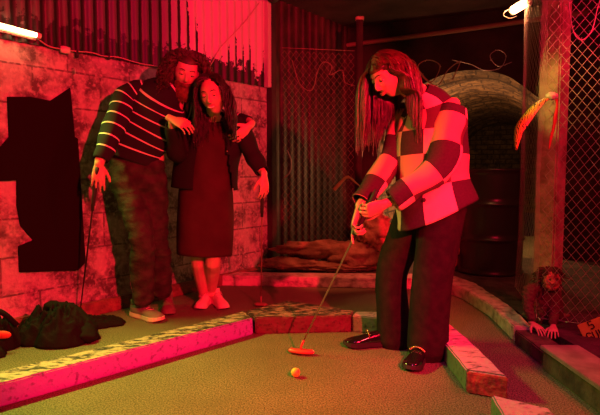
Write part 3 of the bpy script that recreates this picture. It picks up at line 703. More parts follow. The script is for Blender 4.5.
# ------------------------------------------------------------------ dark prop figure behind the fence
def chain(pts, rad, n=12, sub=3): return loft([(p, r, r) for p, r in zip(pts, rad)], n, sub)
def hand(wrist, d, pn, t_, curl=(25, 30, 20), sc_=1.0, spread=0.06, thumb=(0.7, 0.55), curls=None, fl=1.0):
    """palm and five tapering fingers; d wrist->knuckles, pn palm normal, t_ thumb side"""
    d = Vector(d).normalized(); pn = Vector(pn); pn = (pn-d*pn.dot(d)).normalized(); s = d.cross(pn).normalized()
    if s.dot(Vector(t_)) < 0: s = -s
    w0 = Vector(wrist); k = sc_; out = []
    out.append(loft([(w0-d*0.03*k, 0.025*k, 0.019*k), (w0, 0.026*k, 0.018*k), (w0+d*0.03*k, 0.033*k, 0.0165*k), (w0+d*0.065*k, 0.039*k, 0.014*k), (w0+d*0.088*k, 0.038*k, 0.011*k)], 16, 3, side=s))
    for i, (o, L_, r) in enumerate(((0.030, 0.074, 0.0082), (0.0105, 0.083, 0.0085), (-0.0105, 0.076, 0.008), (-0.030, 0.060, 0.0070))):
        cu = curls[i] if curls else curl
        p0 = w0+d*(0.072-(0.008 if i == 3 else 0.0))*k+s*o*k*0.95
        dd = (d+s*(o/0.03)*spread).normalized(); pts = [p0, p0+dd*0.018*k]; rr = [r*k, r*1.08*k]
        ang = 0.0; q = pts[-1]
        for seg, a in zip((0.46, 0.30, 0.24), cu):
            ang += math.radians(a); v = dd*math.cos(ang)+pn*math.sin(ang)
            for f in (0.5, 1.0): pts.append(q+v*L_*seg*k*f*fl); rr.append(r*k*(1.0 if f == 1 else 0.93)*(1-0.10*len(rr)/5))
            q = pts[-1]
        out.append(chain(pts, rr, 10, 2))
    a, b = thumb
    p0 = w0+d*0.022*k+s*0.022*k+pn*0.004*k; v1 = (d*0.62+s*a+pn*0.25).normalized(); v2 = (d*0.85+s*0.25+pn*b).normalized()
    p1 = p0+v1*0.040*k; p2 = p1+(v1+v2).normalized()*0.030*k; p3 = p2+v2*0.024*k
    out.append(chain([p0, p1, p2, p3], [0.014*k, 0.0115*k, 0.0098*k, 0.0078*k], 12, 3))
    return out
fc = Vector((1.44, 2.99, 0.07))
t = thing('creature_prop', 'dark hairy figure with red face crouching behind the fence foot', 'prop figure', fc)
body = [loft([(fc+Vector((0, 0, 0.02)), 0.10, 0.055), (fc+Vector((0, 0, 0.08)), 0.10, 0.06), (fc+Vector((0, -0.0, 0.16)), 0.085, 0.05), (fc+Vector((0, -0.01, 0.21)), 0.03, 0.03)], 20, 4, side=(1, 0, 0)),
        ball(fc+Vector((0.005, -0.02, 0.26)), (0.062, 0.055, 0.07), fn=lambda p_, d_: p_*(1+0.12*noise.noise(d_*3))),
        chain([fc+Vector((-0.06, 0, 0.19)), fc+Vector((-0.12, -0.05, 0.20)), fc+Vector((-0.155, -0.11, 0.12)), fc+Vector((-0.155, -0.16, 0.065))], [0.035, 0.038, 0.03, 0.022]),
        chain([fc+Vector((0.05, 0, 0.18)), fc+Vector((0.02, -0.06, 0.12)), fc+Vector((-0.02, -0.13, 0.06)), fc+Vector((-0.05, -0.18, 0.05))], [0.03, 0.03, 0.026, 0.02])]
child(t, 'body', Part().add(voxel_union(body, 0.006, 2, disp=lambda v: 0.006*noise.noise(v*60))), 'fur')
hd = Part()
for i in range(260):
    d_ = Vector((random.gauss(0, 1), random.gauss(0.3, 1), random.gauss(0.5, 1))).normalized()
    if d_.y < -0.5 and d_.z < 0.6: continue
    c0 = fc+Vector((0.005, -0.02, 0.26)); p0 = c0+Vector((d_.x*0.06, d_.y*0.053, d_.z*0.068)); v = d_*0.02+Vector((random.gauss(0, .008), random.gauss(0, .008), -0.012))
    hd.add(tube([p0, p0+v, p0+v*1.6+Vector((0, 0, -0.012))], [0.004, 0.003, 0.001], 4))
child(t, 'hair', hd, 'fur')
face_c = fc+Vector((0.002, -0.048, 0.255))
def ffn(p_, d_):
    q = p_.copy(); 
    for ex in (-0.02, 0.02): q.y += 0.012*math.exp(-(((q.x-ex)**2)+((q.z-0.014)**2))/0.00012)
    q.y += 0.010*math.exp(-((q.x**2)/0.0006+((q.z+0.026)**2)/0.00006)); q.y -= 0.010*math.exp(-(q.x**2+(q.z+0.003)**2)/0.00012)
    return q*(1+0.08*noise.noise(d_*6))
child(t, 'face', Part().add(ball(face_c, (0.050, 0.034, 0.058), None, 32, 20, ffn)), 'redmask', label='raw red grimacing face')
for hx, hy, dx in ((-0.155, -0.175, -0.2), (-0.055, -0.20, -0.7)):
    hp = fc+Vector((hx, hy, 0.045 if dx == -0.2 else 0.035))
    child(t, 'hand', Part().add(voxel_union(hand(hp, (dx+0.35, -0.75, -0.12), (0, 0, -1), (-1, 0, 0), (20, 15, 10), 0.62, spread=0.18), 0.003, 1)), 'pinkhand')
# yellow card with black lettering behind the fence
q = P(594, 330, 2.72); X = Vector((0.85, -0.25, 0.45)).normalized(); Yv = Vector((-0.42, 0.1, 0.9)); Yv = (Yv-X*Yv.dot(X)).normalized(); Nv = X.cross(Yv).normalized()
if Nv.y > 0: Nv = -Nv
t = thing('yellow_sign', 'yellow card with black lettering propped behind the right fence', 'sign', q-Yv*0.07)
child(t, 'card', Part().add(box(q, (0.13, 0.11, 0.005), (X, Yv, Nv), 0.002)), 'yellow', smooth=False)
def strokes(p_, segs, org, X, Y_, N_, sc_, r):
    for s in segs: p_.add(tube([org+X*a*sc_+Y_*b*sc_+N_*0.004 for a, b in s], r, 6))
lt = Part()
U5 = [[(1, 2), (0, 2), (0, 1.1), (0.8, 1.1), (1, 0.8), (1, 0.2), (0.7, 0), (0, 0)]]
LG = [[(1, 1.7), (0.8, 2), (0.2, 2), (0, 1.7), (0, 0.3), (0.2, 0), (0.8, 0), (1, 0.3), (1, 0.9), (0.6, 0.9)]]
LU = [[(0, 2), (0, 0.3), (0.2, 0), (0.8, 0), (1, 0.3), (1, 2)]]; LI = [[(0, 0), (0, 2)]]
strokes(lt, U5, q-X*0.012+Yv*0.012, X, Yv, Nv, 0.020, 0.0032)
strokes(lt, LG, q-X*0.045-Yv*0.045, X, Yv, Nv, 0.021, 0.0032); strokes(lt, LU, q-X*0.014-Yv*0.045, X, Yv, Nv, 0.021, 0.0032); strokes(lt, LI, q+X*0.020-Yv*0.045, X, Yv, Nv, 0.021, 0.0032)
child(t, 'lettering', lt, 'ink')

# ------------------------------------------------------------------ clothes on the floor at left
def floor_cloth(c, R, seed, ax=None, fold=0.28, freq=2.4, n=110, m=44):
    """a heap of cloth: irregular footprint, domed, with sharp curling creases"""
    X, Y, Z = ax or (Vector((1, 0, 0)), Vector((0, 1, 0)), Vector((0, 0, 1))); c = Vector((c[0], c[1], 0)); H_ = R[2]*1.75
    V = []; Fc = []
    def rim(th): return 1+0.24*noise.noise(Vector((math.cos(th)*1.3+seed, math.sin(th)*1.3, 0)))+0.10*noise.noise(Vector((math.cos(th)*4, math.sin(th)*4+seed, 2)))
    for i in range(m+1):
        rr = i/m
        for j in range(n):
            th = 2*PI*j/n; k = rr*rim(th); x = math.cos(th)*k; y = math.sin(th)*k
            wv = noise.noise_vector(Vector((x*1.6+seed, y*1.6, 0)))*0.9
            q = Vector((x*freq*0.9+wv.x+seed, y*freq*1.7+wv.y, 0)); rd = 1-min(1, abs(noise.noise(q))*3.2); rd2 = 1-min(1, abs(noise.noise(q*2.3))*3.0)
            prof = (1-rr**3.2); z = H_*prof*(0.50+0.38*noise.noise(Vector((x*1.5, y*1.5, seed)))+0.30*rd**1.6+0.13*rd2)+0.014*(1-rr**12)
            V.append(c+X*(x*R[0]+0.012*wv.x)+Y*(y*R[1]+0.012*wv.y)+Vector((0, 0, 0.003+max(0.0, z))))
    for i in range(m):
        for j in range(n):
            j2 = (j+1) % n; Fc.append((i*n+j, i*n+j2, (i+1)*n+j2, (i+1)*n+j))
    Fc.append(tuple(m*n+j for j in range(n))); return V, Fc
t = thing('dropped_coat', 'large crumpled black coat piled on the turf by the wall, lower left', 'coat', (-1.45, 2.95, 0))
child(t, 'coat_body', Part().add(floor_cloth((-1.36, 2.86, 0.08), (0.21, 0.14, 0.125), 5, None, 0.36, 1.7)), 'cloth')
child(t, 'sleeve', Part().add(loft([((-1.45, 2.98, 0.17), 0.06, 0.04), ((-1.33, 2.96, 0.13), 0.07, 0.05), ((-1.22, 2.90, 0.06), 0.06, 0.045), ((-1.18, 2.82, 0.035), 0.05, 0.03)], 20, 5, wr=0.03, wf=22)), 'cloth')
t = thing('black_bag', 'black soft bag with red lining at the left edge behind the coat', 'bag', (-1.72, 3.0, 0))
child(t, 'bag_body', Part().add(floor_cloth((-1.66, 2.76, 0.11), (0.14, 0.10, 0.12), 12, None, 0.3, 2.2)), 'cloth')
child(t, 'lining', Part().add(ball((-1.56, 2.665, 0.10), (0.05, 0.015, 0.022))), 'redcloth'); 
child(t, 'strap', Part().add(ribbon([(-1.74, 2.78, 0.20), (-1.66, 2.72, 0.225), (-1.58, 2.72, 0.20), (-1.53, 2.76, 0.12)], [0.014]*4, (0, -1, 0.6))), 'cloth')
tag(link('dropped_sleeve', Part().add(floor_cloth((-1.66, 2.62, 0.03), (0.13, 0.10, 0.045), 33, None, 0.3, 2.5)), 'cloth'), 'folded black garment on the turf at the far left edge', 'garment')
tag(link('black_cloth', Part().add(floor_cloth((-1.24, 3.14, 0.022), (0.17, 0.075, 0.035), 41, (Vector((0.95, 0.3, 0)).normalized(), Vector((-0.3, 0.95, 0)).normalized(), Vector((0, 0, 1))), 0.35, 2.6)), 'cloth'), 'small flat black cloth lying under the putter by the wall', 'cloth')

# ------------------------------------------------------------------ heads
class Head:
    def __init__(s, c, fwd, up, k=1.0):
        s.c = Vector(c); s.f = Vector(fwd).normalized(); u = Vector(up); s.u = (u-s.f*u.dot(s.f)).normalized(); s.r = s.f.cross(s.u).normalized(); s.k = k
    def w(s, x, y, z): return s.c+(s.r*x+s.f*y+s.u*z)*s.k
    def ax(s): return (s.r, s.f, s.u)
    def local(s, p): d = Vector(p)-s.c; return Vector((d.dot(s.r), d.dot(s.f), d.dot(s.u)))/s.k
def head_volumes(h, male=False):
    def fn(p_, d_):
        x, y, z = p_
        if z < -0.015:
            t_ = min((-0.015-z)/0.10, 1.0); x *= 1-(0.30 if male else 0.40)*t_**1.4
            y = y*(1-0.62*t_) if y < 0 else y*(1-0.10*t_)
        if y > 0:
            y += -0.012*math.exp(-(((abs(x)-0.032)/0.016)**2+((z-0.010)/0.013)**2))
            y += 0.004*math.exp(-(((abs(x)-0.03)/0.022)**2+((z-0.032)/0.008)**2))*(1.5 if male else 0.8)
            y += 0.005*math.exp(-(((abs(x)-0.040)/0.018)**2+((z+0.022)/0.018)**2))
            y += 0.005*math.exp(-((x/0.024)**2+((z+0.058)/0.014)**2)); y += 0.008*math.exp(-((x/0.022)**2+((z+0.096)/0.014)**2))
            y -= 0.003*math.exp(-((x/0.03)**2+((z+0.078)/0.007)**2))
        return Vector((x, y, z))*h.k
    out = [ball(h.c, (0.074, 0.095, 0.117), h.ax(), 48, 32, fn)]
    k = h.k
    out.append(loft([(h.w(0, 0.080, 0.026), 0.007*k, 0.008*k), (h.w(0, 0.093, 0.006), 0.0075*k, 0.009*k), (h.w(0, 0.104, -0.014), 0.010*k, 0.011*k), (h.w(0, 0.103, -0.027), 0.013*k, 0.010*k), (h.w(0, 0.090, -0.034), 0.012*k, 0.006*k)], 14, 3, side=h.r))
    for s in (-1, 1): out.append(ball(h.w(s*0.074, -0.008, -0.004), (0.010*k, 0.018*k, 0.030*k), h.ax(), 14, 10))
    return out
def face_parts(root, body, h, smile=False, brow='lash', lid=0.62):
    k = h.k
    for s in (-1, 1):
        e = h.w(s*0.0315, 0.0745, 0.009)
        eye = child(root, 'eye', Part().add(ball(e, 0.0125*k, h.ax(), 16, 10)), 'eyew', under=body)
        child(root, 'eyelid', Part().add(ball(e+h.u*0.0012*k, (0.0150*k, 0.0134*k, 0.0128*k), h.ax(), 16, 10, lambda p_, d_: Vector((p_.x, p_.y, max(p_.z, -0.0042*k)))) ), 'skin', under=body)
        child(root, 'iris', Part().add(ball(h.w(s*0.0315, 0.0858, 0.0035), (0.0052*k, 0.002*k, 0.0042*k), h.ax(), 12, 8)), 'iris', under=body)
        child(root, 'eyelash', Part().add(tube([h.w(s*(0.0315+a), 0.0885-abs(a)*0.32, 0.0045-(0.0022 if abs(a) < .008 else 0)) for a in (-0.015, -0.008, 0, 0.008, 0.016)], 0.0016*k, 5)), 'lash', under=body)
        child(root, 'eyebrow', Part().add(tube([h.w(s*a, 0.0925-(a-0.015)*0.42, b) for a, b in ((0.013, 0.031), (0.024, 0.035), (0.036, 0.036), (0.048, 0.031))], [0.0022*k, 0.0034*k, 0.003*k, 0.0012*k], 6)), brow, under=body)
    up = 0.006 if smile else 0.001
    mp = Part()
    mp.add(tube([h.w(a, 0.0990-abs(a)*0.42, -0.0545+up*(abs(a)/0.024)**2) for a in (-0.025, -0.014, -0.005, 0, 0.005, 0.014, 0.025)], [0.0014*k, 0.0035*k, 0.0042*k, 0.0036*k, 0.0042*k, 0.0035*k, 0.0014*k], 7))
    mp.add(tube([h.w(a, 0.0985-abs(a)*0.42, -(0.0655 if smile else 0.0625)+(up+0.004)*(abs(a)/0.024)**2) for a in (-0.024, -0.014, -0.005, 0, 0.005, 0.014, 0.024)], [0.0014*k, 0.0038*k, 0.0048*k, 0.005*k, 0.0048*k, 0.0038*k, 0.0014*k], 7))
    child(root, 'lips', mp, 'lip', under=body)
    if smile: child(root, 'teeth', Part().add(tube([h.w(a, 0.1005-abs(a)*0.42, -0.060+up*(abs(a)/0.024)**2) for a in (-0.020, -0.01, 0, 0.01, 0.020)], 0.0042*k, 6)), 'teeth', under=body)

def grow(h, n, length, colliders, start, part_dir, steps=30, curl=0.0, cf=16.0, r=0.0035, grav=0.35, spread=0.004, lenvar=0.2, tip=0.35, avoid=None, lift=1.06):
    """strand tubes from the scalp: follow the head, then hang, pushed out of the colliders"""
    P_ = Part()
    for i in range(n):
        d0 = start(i)
        if d0 is None: continue
        root = h.w(d0.x*0.074*lift, d0.y*0.095*lift, d0.z*0.117*lift)
        v = part_dir(d0); v = (h.r*v.x+h.f*v.y+h.u*v.z).normalized()
        L_ = length(d0)*random.uniform(1-lenvar, 1); ds = L_/steps; pts = [root]; q = root.copy()
        for s in range(steps):
            g = min(1.0, grav*(0.25+1.6*s/steps)); v = (v*(1-g)+Vector((0, 0, -1))*g+Vector((random.gauss(0, spread), random.gauss(0, spread), 0))*6).normalized()
            q = q+v*ds
            lp = h.local(q); e = math.sqrt((lp.x/0.080)**2+(lp.y/0.102)**2+(lp.z/0.124)**2)
            if e < 1: lp = lp/e; q = h.w(*lp)
            if avoid:
                lp = avoid(h.local(q)); q = h.w(*lp)
            for (c, rad) in colliders:
                dd = q-c
                if dd.length < rad: q = c+dd.normalized()*rad
            nv = (q-pts[-1]); v = nv.normalized() if nv.length > 1e-5 else v
            pts.append(q.copy())
        if curl:
            ph = random.uniform(0, 2*PI); cc = cf*random.uniform(0.8, 1.2); out = []
            for s, q in enumerate(pts):
                dd = (pts[min(s+1, steps)]-pts[max(s-1, 0)]).normalized(); a, b = frame(dd); am = curl*min(1, s/5)
                out.append(q+a*math.cos(ph+cc*s/steps*2*PI*L_/0.3)*am+b*math.sin(ph+cc*s/steps*2*PI*L_/0.3)*am)
            pts = out
        rr = [r*(1-(1-tip)*(s/steps)**1.5) for s in range(len(pts))]
        P_.add(tube(pts, rr, 4, False))
    return P_

# ------------------------------------------------------------------ shoes
def shoe(root, name, heel, dr, L_, wd, up_m, sole_m, sole_h=0.03, style='sneaker', pitch=0.0, label=None):
    heel = Vector(heel); d = Vector((dr[0], dr[1], 0)).normalized(); s = Vector((-d.y, d.x, 0)); z = Vector((0, 0, 1))
    if pitch: ca, sa = math.cos(pitch), math.sin(pitch); d2 = d*ca-z*sa; z2 = z*ca+d*sa; d, z = d2, z2
    outl = [(0.0, 0.30), (0.08, 0.62), (0.25, 0.72), (0.45, 0.70), (0.62, 0.88), (0.76, 1.0), (0.88, 0.88), (0.96, 0.58), (1.0, 0.2)]
    ring = [(a, b) for a, b in outl]+[(a, -b) for a, b in reversed(outl)]
    p = Part(); V = []; n = len(ring)
    for lev, sc_ in ((0.002, 0.94), (sole_h*0.3, 1.03), (sole_h, 1.0)):
        for a, b in ring:
            toe = 0.012*max(0, (a-0.8)/0.2)**1.5 if lev < sole_h*0.9 else 0.004*max(0, (a-0.8)/0.2)
            V.append(heel+d*(0.5+(a-0.5)*sc_)*L_+s*b*wd/2*sc_+z*(lev+toe))
    Fc = [tuple(reversed(range(n))), tuple(range(2*n, 3*n))]
    for l in range(2):
        for j in range(n): Fc.append((l*n+j, l*n+(j+1) % n, (l+1)*n+(j+1) % n, (l+1)*n+j))
    sp = Part().add((V, Fc))
    hs = [(0.03, 0.060), (0.12, 0.078), (0.25, 0.074), (0.40, 0.066), (0.52, 0.054), (0.66, 0.040), (0.80, 0.033), (0.92, 0.024), (0.985, 0.010)]
    if style == 'loafer': hs = [(a, b*0.86) for a, b in hs]
    up = Part(); V = []; Fc = []; m = 15; rows = []
    for a, hgt in hs:
        wv = np.interp(a, [q[0] for q in outl], [q[1] for q in outl])*wd/2*0.96
        for j in range(m):
            th = PI*j/(m-1); e = 0.75
            cx = math.copysign(abs(math.cos(th))**e, math.cos(th)); sx = math.sin(th)**0.85
            V.append(heel+d*a*L_+s*wv*cx+z*(sole_h*0.8+hgt*sx))
    for i in range(len(hs)-1):
        for j in range(m-1): Fc.append((i*m+j, i*m+j+1, (i+1)*m+j+1, (i+1)*m+j))
    for e in (0, len(hs)-1): Fc.append(tuple(range(e*m, e*m+m)))
    Fc.append(tuple([i*m for i in range(len(hs))]+[i*m+m-1 for i in reversed(range(len(hs)))]))
    up.add((V, Fc))
    if style == 'sneaker': up.add(shell([(heel+d*0.17*L_+z*(sole_h+0.05), 0.040, 0.030), (heel+d*0.14*L_+z*(sole_h+0.085), 0.036, 0.030)], 20, 3, side=d))
    o = child(root, name, up, up_m, label=label)
    child(root, 'sole', sp, sole_m, under=o, smooth=False)
    if style == 'loafer':
        hb = Part().add(box(heel+d*0.12*L_+z*0.012, (0.25*L_, wd*0.70, 0.024), (d, s, z), 0.004)); child(root, 'heel', hb, sole_m, under=o)
        ch = Part()
        for k in range(9):
            b = -0.8+1.6*k/8; q = heel+d*0.50*L_+s*b*wd*0.42+z*(sole_h*0.9+0.058*math.sqrt(max(0, 1-(b*0.85)**2)))
            ch.add(ball(q, (0.008, 0.0055, 0.0055), (s, d, z), 8, 6))
        child(root, 'chain', ch, 'gold', under=o)
    else:
        lc = Part()
        for k in range(5):
            a = 0.34+k*0.075; hh = np.interp(a, [q[0] for q in hs], [q[1] for q in hs])
            lc.add(tube([heel+d*(a+0.02*sg*(-1)**k)*L_+s*sg*0.020+z*(sole_h*0.8+hh*0.97+0.001) for sg in (-1, 0, 1)], 0.0026, 5))
        for sg in (-1, 1): lc.add(tube([heel+d*0.36*L_+z*(sole_h+0.066), heel+d*0.40*L_+s*sg*0.02+z*(sole_h+0.072), heel+d*0.47*L_+s*sg*0.026+z*(sole_h+0.056), heel+d*0.40*L_+s*sg*0.006+z*(sole_h+0.062)], 0.002, 5))
        child(root, 'laces', lc, sole_m, under=o)
    return o

def wrinkle(a, f, sq=(1, 1, 1), seed=0.0):
    return lambda v: a*(noise.noise(Vector((v.x*f*sq[0]+seed, v.y*f*sq[1], v.z*f*sq[2])))+0.5*abs(noise.noise(Vector((v.x*f*2*sq[0], v.y*f*2*sq[1]+seed, v.z*f*2*sq[2])))))

# ------------------------------------------------------------------ the golfer in the checked coat
fw = Vector((-0.86, -0.50, 0)).normalized(); lf = Vector((0.50, -0.86, 0)).normalized()   # forward, her left
gr = thing('person', 'person in a checked coat and black trousers bending over a putter', 'person', (0.55, 2.68, 0))
hG = Head(P(389, 74, 2.66), (-0.74, -0.40, -0.62), (-0.30, -0.1, 1), 1.0)
pel = P(435, 190, 2.68); chs = P(432, 132, 2.70); shc = P(430, 106, 2.69)
nk = P(419, 95, 2.67)
SL = shc+lf*0.14+Vector((0.01, 0, -0.035)); SR = shc-lf*0.15
EL = P(440, 167, 2.49); WL = P(388, 200, 2.43); ER = P(392, 158, 2.74); WR = P(372, 200, 2.56)
hipA = pel+Vector((-0.065, 0.075, -0.07)); hipB = pel+Vector((0.02, -0.07, -0.07))
kneeA = P(392, 272, 2.79); ankA = P(394, 336, 2.80); kneeB = P(432, 282, 2.58); ankB = P(427, 347, 2.61)
shaft_bot = Vector((0.005, 2.645, 0.035)); shaft_top = P(377, 190, 2.47)
sd = (shaft_top-shaft_bot).normalized()
g1 = shaft_bot.lerp(shaft_top, 0.895); g2 = shaft_bot.lerp(shaft_top, 0.785)
hands = []
# near (left) hand above, palm away from the camera; far hand below, palm towards it
dL = (Vector((-0.75, 0.0, -0.65))-sd*0.0); dL = (dL-sd*dL.dot(sd)*0.55).normalized(); pnL = sd.cross(dL).normalized(); pnL = pnL if pnL.y > 0 else -pnL
cg = (48, 62, 45)
wL = g1-dL*0.078-pnL*0.024
hands += hand(wL, dL, pnL, -sd, cg, 1.0, 0.02, (0.55, 0.5))
dR = Vector((-0.35, -0.15, -0.9)).normalized(); dR = (dR-sd*dR.dot(sd)*0.35).normalized(); pnR = Vector((0.9, 0.0, -0.4))
wR = g2-dR*0.075-pnR.normalized()*0.03
hands += hand(wR, dR, (0.95, -0.25, -0.2), -sd, (50, 60, 40), 1.0, 0.05, (0.5, 0.3), curls=[(8, 12, 8), (48, 60, 40), (52, 62, 40), (55, 62, 40)])
WL = wL-dL*0.02; WR = wR-dR*0.02
vols = head_volumes(hG)+hands+[
    loft([(hG.w(0, -0.035, -0.05), 0.052, 0.055), (nk, 0.052, 0.056), (shc, 0.085, 0.075)], 16, 4),
    loft([(pel, 0.14, 0.12), (pel.lerp(chs, 0.5), 0.12, 0.10), (chs, 0.14, 0.11), (shc+Vector((0, 0, -0.02)), 0.12, 0.07)], 24, 4, side=lf),
    chain([SL-lf*0.03, SL, EL, WL], [0.05, 0.045, 0.038, 0.025]), chain([SR+lf*0.03, SR, ER, WR], [0.05, 0.045, 0.038, 0.025]),
    chain([hipA, kneeA, ankA, ankA-Vector((0, 0, 0.04))], [0.08, 0.055, 0.036, 0.034]), chain([hipB, kneeB, ankB, ankB-Vector((0, 0, 0.04))], [0.08, 0.055, 0.036, 0.034])]
bG = child(gr, 'body', Part().add(voxel_union(vols, 0.0042, 2)), 'skin')
face_parts(gr, bG, hG, brow='hairbrown')
# trousers
tv = [loft([(pel+Vector((0, 0, 0.03)), 0.145, 0.115), (pel+Vector((0, 0, -0.03)), 0.165, 0.135), (pel+Vector((0, 0, -0.10)), 0.172, 0.14)], 28, 4, side=lf),
      loft([(hipA, 0.10, 0.12), (hipA.lerp(kneeA, 0.5), 0.095, 0.105), (kneeA, 0.085, 0.088), (ankA.lerp(kneeA, 0.4), 0.088, 0.092), (ankA+Vector((0, 0, -0.015)), 0.092, 0.098)], 24, 5, side=(1, 0, 0)),
      loft([(hipB, 0.115, 0.12), (hipB.lerp(kneeB, 0.5), 0.105, 0.105), (kneeB, 0.10, 0.09), (ankB.lerp(kneeB, 0.4), 0.10, 0.095), (ankB+Vector((0, 0, -0.005)), 0.105, 0.102)], 24, 5, side=(1, 0, 0))]
tv = [tuple(x[:2]) for x in tv]
child(gr, 'trousers', Part().add(voxel_union(tv, 0.008, 3, disp=wrinkle(0.010, 9, (1, 1, 0.35), 4))), 'trouser')
# coat
hem = P(434, 212, 2.68)+Vector((0, 0, -0.0))
hem_t = hem+Vector((0.02, 0, 0.02))
coat = shell([(hem_t, 0.205, 0.205), (P(432, 185, 2.68), 0.195, 0.18), (P(431, 155, 2.69), 0.19, 0.172), (P(431, 130, 2.70), 0.19, 0.165), (P(429, 112, 2.69), 0.175, 0.125), (P(426, 101, 2.68), 0.115, 0.09), (P(419, 93, 2.67), 0.07, 0.07)], 44, 6, side=lf, wr=0.012, wf=8, seed=2)
# lower the front of the hem
for i, v in enumerate(coat[0]):
    k = (v-pel).dot(fw); low = max(0.0, min(1.0, (pel.z+0.10-v.z)/0.25))
    v.z -= low*max(0.0, k)*0.28
    v += fw*low*max(0, k)*0.08
cb = child(gr, 'coat', Part().add(coat), 'check')
def sleeve(sh, el, wr_, r0, r1, r2, seed):
    m1 = sh.lerp(el, 0.5); m2 = el.lerp(wr_, 0.5)
    return shell([(sh-(el-sh).normalized()*0.02, r0*0.80, r0*0.80), (sh.lerp(el, 0.18), r0, r0), (m1, r0*0.95, r0*0.95), (el, r1, r1), (m2, (r1+r2)/2, (r1+r2)/2), (wr_.lerp(m2, 0.12), r2, r2)], 28, 5, wr=0.014, wf=12, seed=seed)
sl = child(gr, 'sleeve', Part().add(sleeve(SL+Vector((0, 0, -0.01)), EL, WL, 0.080, 0.072, 0.056, 3)), 'checksleeve', under=cb)
sr = child(gr, 'sleeve', Part().add(sleeve(SR+Vector((0, 0, -0.01)), ER, WR, 0.075, 0.068, 0.052, 8)), 'checksleeve', under=cb)
for s_, (e, w_) in enumerate(((EL, WL), (ER, WR))):
    dcf = (w_-e).normalized(); q = e.lerp(w_, 0.80)
    child(gr, 'cuff_trim', Part().add(shell([(q-dcf*0.006, 0.060-s_*0.003, 0.060-s_*0.003), (q+dcf*0.006, 0.059-s_*0.003, 0.059-s_*0.003)], 24, 2)), 'ink', under=cb)
# lapel, pocket flap, buttons
def coat_pt(x, y): return P(x, y, 2.40)
from mathutils.bvhtree import BVHTree
bvh = BVHTree.FromPolygons([tuple(v) for v in coat[0]], coat[1])
def on_coat(x, y, off=0.004, tree=bvh):
    o = Vector((0, 0, CAMZ)); d = (P(x, y, 2.0)-o).normalized(); h_, n_, i_, dist = tree.ray_cast(o, d)
    return (h_-d*off) if h_ else P(x, y, 2.55)
lp = Part().add(ribbon([on_coat(412, 99), on_coat(408, 112), on_coat(402, 124), on_coat(396, 138)], [0.012, 0.026, 0.020, 0.004], (-0.5, -0.8, 0.2), 4, 0.003))
child(gr, 'lapel', lp, 'check', under=cb)
child(gr, 'pocket_flap', Part().add(ribbon([on_coat(428, 188, 0.007), on_coat(438, 183, 0.007), on_coat(446, 179, 0.007)], [0.017, 0.017, 0.017], (0.1, -1, 0.1), 3, 0.003)), 'check', under=cb)
sbvh = BVHTree.FromPolygons([tuple(v.co+gr.location) for v in sl.data.vertices], [tuple(q.vertices) for q in sl.data.polygons])
for x, y in ((414, 190), (424, 200)): child(gr, 'button', Part().add(ball(on_coat(x, y, 0.005), (0.010, 0.005, 0.010))), 'rubber', under=cb)
# shoes
shoe(gr, 'shoe', Vector((0.50, 2.79, 0)), (-1, -0.12), 0.265, 0.098, 'patent', 'rubber', 0.032, 'loafer', label='black patent loafer with gold chain')
shoe(gr, 'shoe', Vector((0.645, 2.63, 0)), (-0.48, -0.85), 0.265, 0.100, 'patent', 'rubber', 0.032, 'loafer', label='black patent loafer with gold chain')
# hair: long and straight, parted in the middle, hanging forward
cap = ball(hG.c, (0.080, 0.101, 0.124), hG.ax(), 40, 26, lambda p_, d_: (p_ if (d_.z > 0.42 or d_.y < 0.20+0.25*max(0, d_.z)) and d_.z > -0.55 else p_*0.82)*(1+0.01*math.sin(math.atan2(d_.x, d_.z)*30)))
HG = Part().add((cap[0], cap[1]))
def stG(i):
    for _ in range(50):
        d_ = Vector((random.gauss(0, 1), random.gauss(0, 1), random.gauss(0.3, 1))).normalized()
        if d_.z > 0.05 and d_.y < (0.78 if d_.z > 0.5 else 0.62) and (d_.z > 0.35 or d_.y < 0.25): return d_
        if -0.3 < d_.z <= 0.05 and d_.y < 0.1: return d_
def pdG(d_): return Vector((1.0*(1 if d_.x > 0 else -1), -0.15 if d_.y > 0 else -0.6, -0.3))
cols = [(shc, 0.11), (nk, 0.07), (chs, 0.17), (SL, 0.085), (SR, 0.085)]
def avG(lp):
    lim = 0.036+0.014*math.sin(lp.z*55)
    if lp.x < 0 and -0.13 < lp.z < 0.07 and lp.y > lim: lp = Vector((min(lp.x, -0.066)-(lp.y-lim)*0.3, lim-(lp.y-lim)*0.6, lp.z))
    elif lp.x >= 0 and lp.y > 0.03 and lp.x < 0.070 and -0.16 < lp.z < 0.07: lp = Vector((0.074, lp.y, lp.z))
    return lp
HG2 = grow(hG, 1100, lambda d_: 0.42+0.06*(d_.y), cols, stG, pdG, 30, r=0.0034, grav=0.46, spread=0.0035, lenvar=0.3, avoid=avG)
HG.add((HG2.v, HG2.f))
child(gr, 'hair', HG, 'hairbrown')

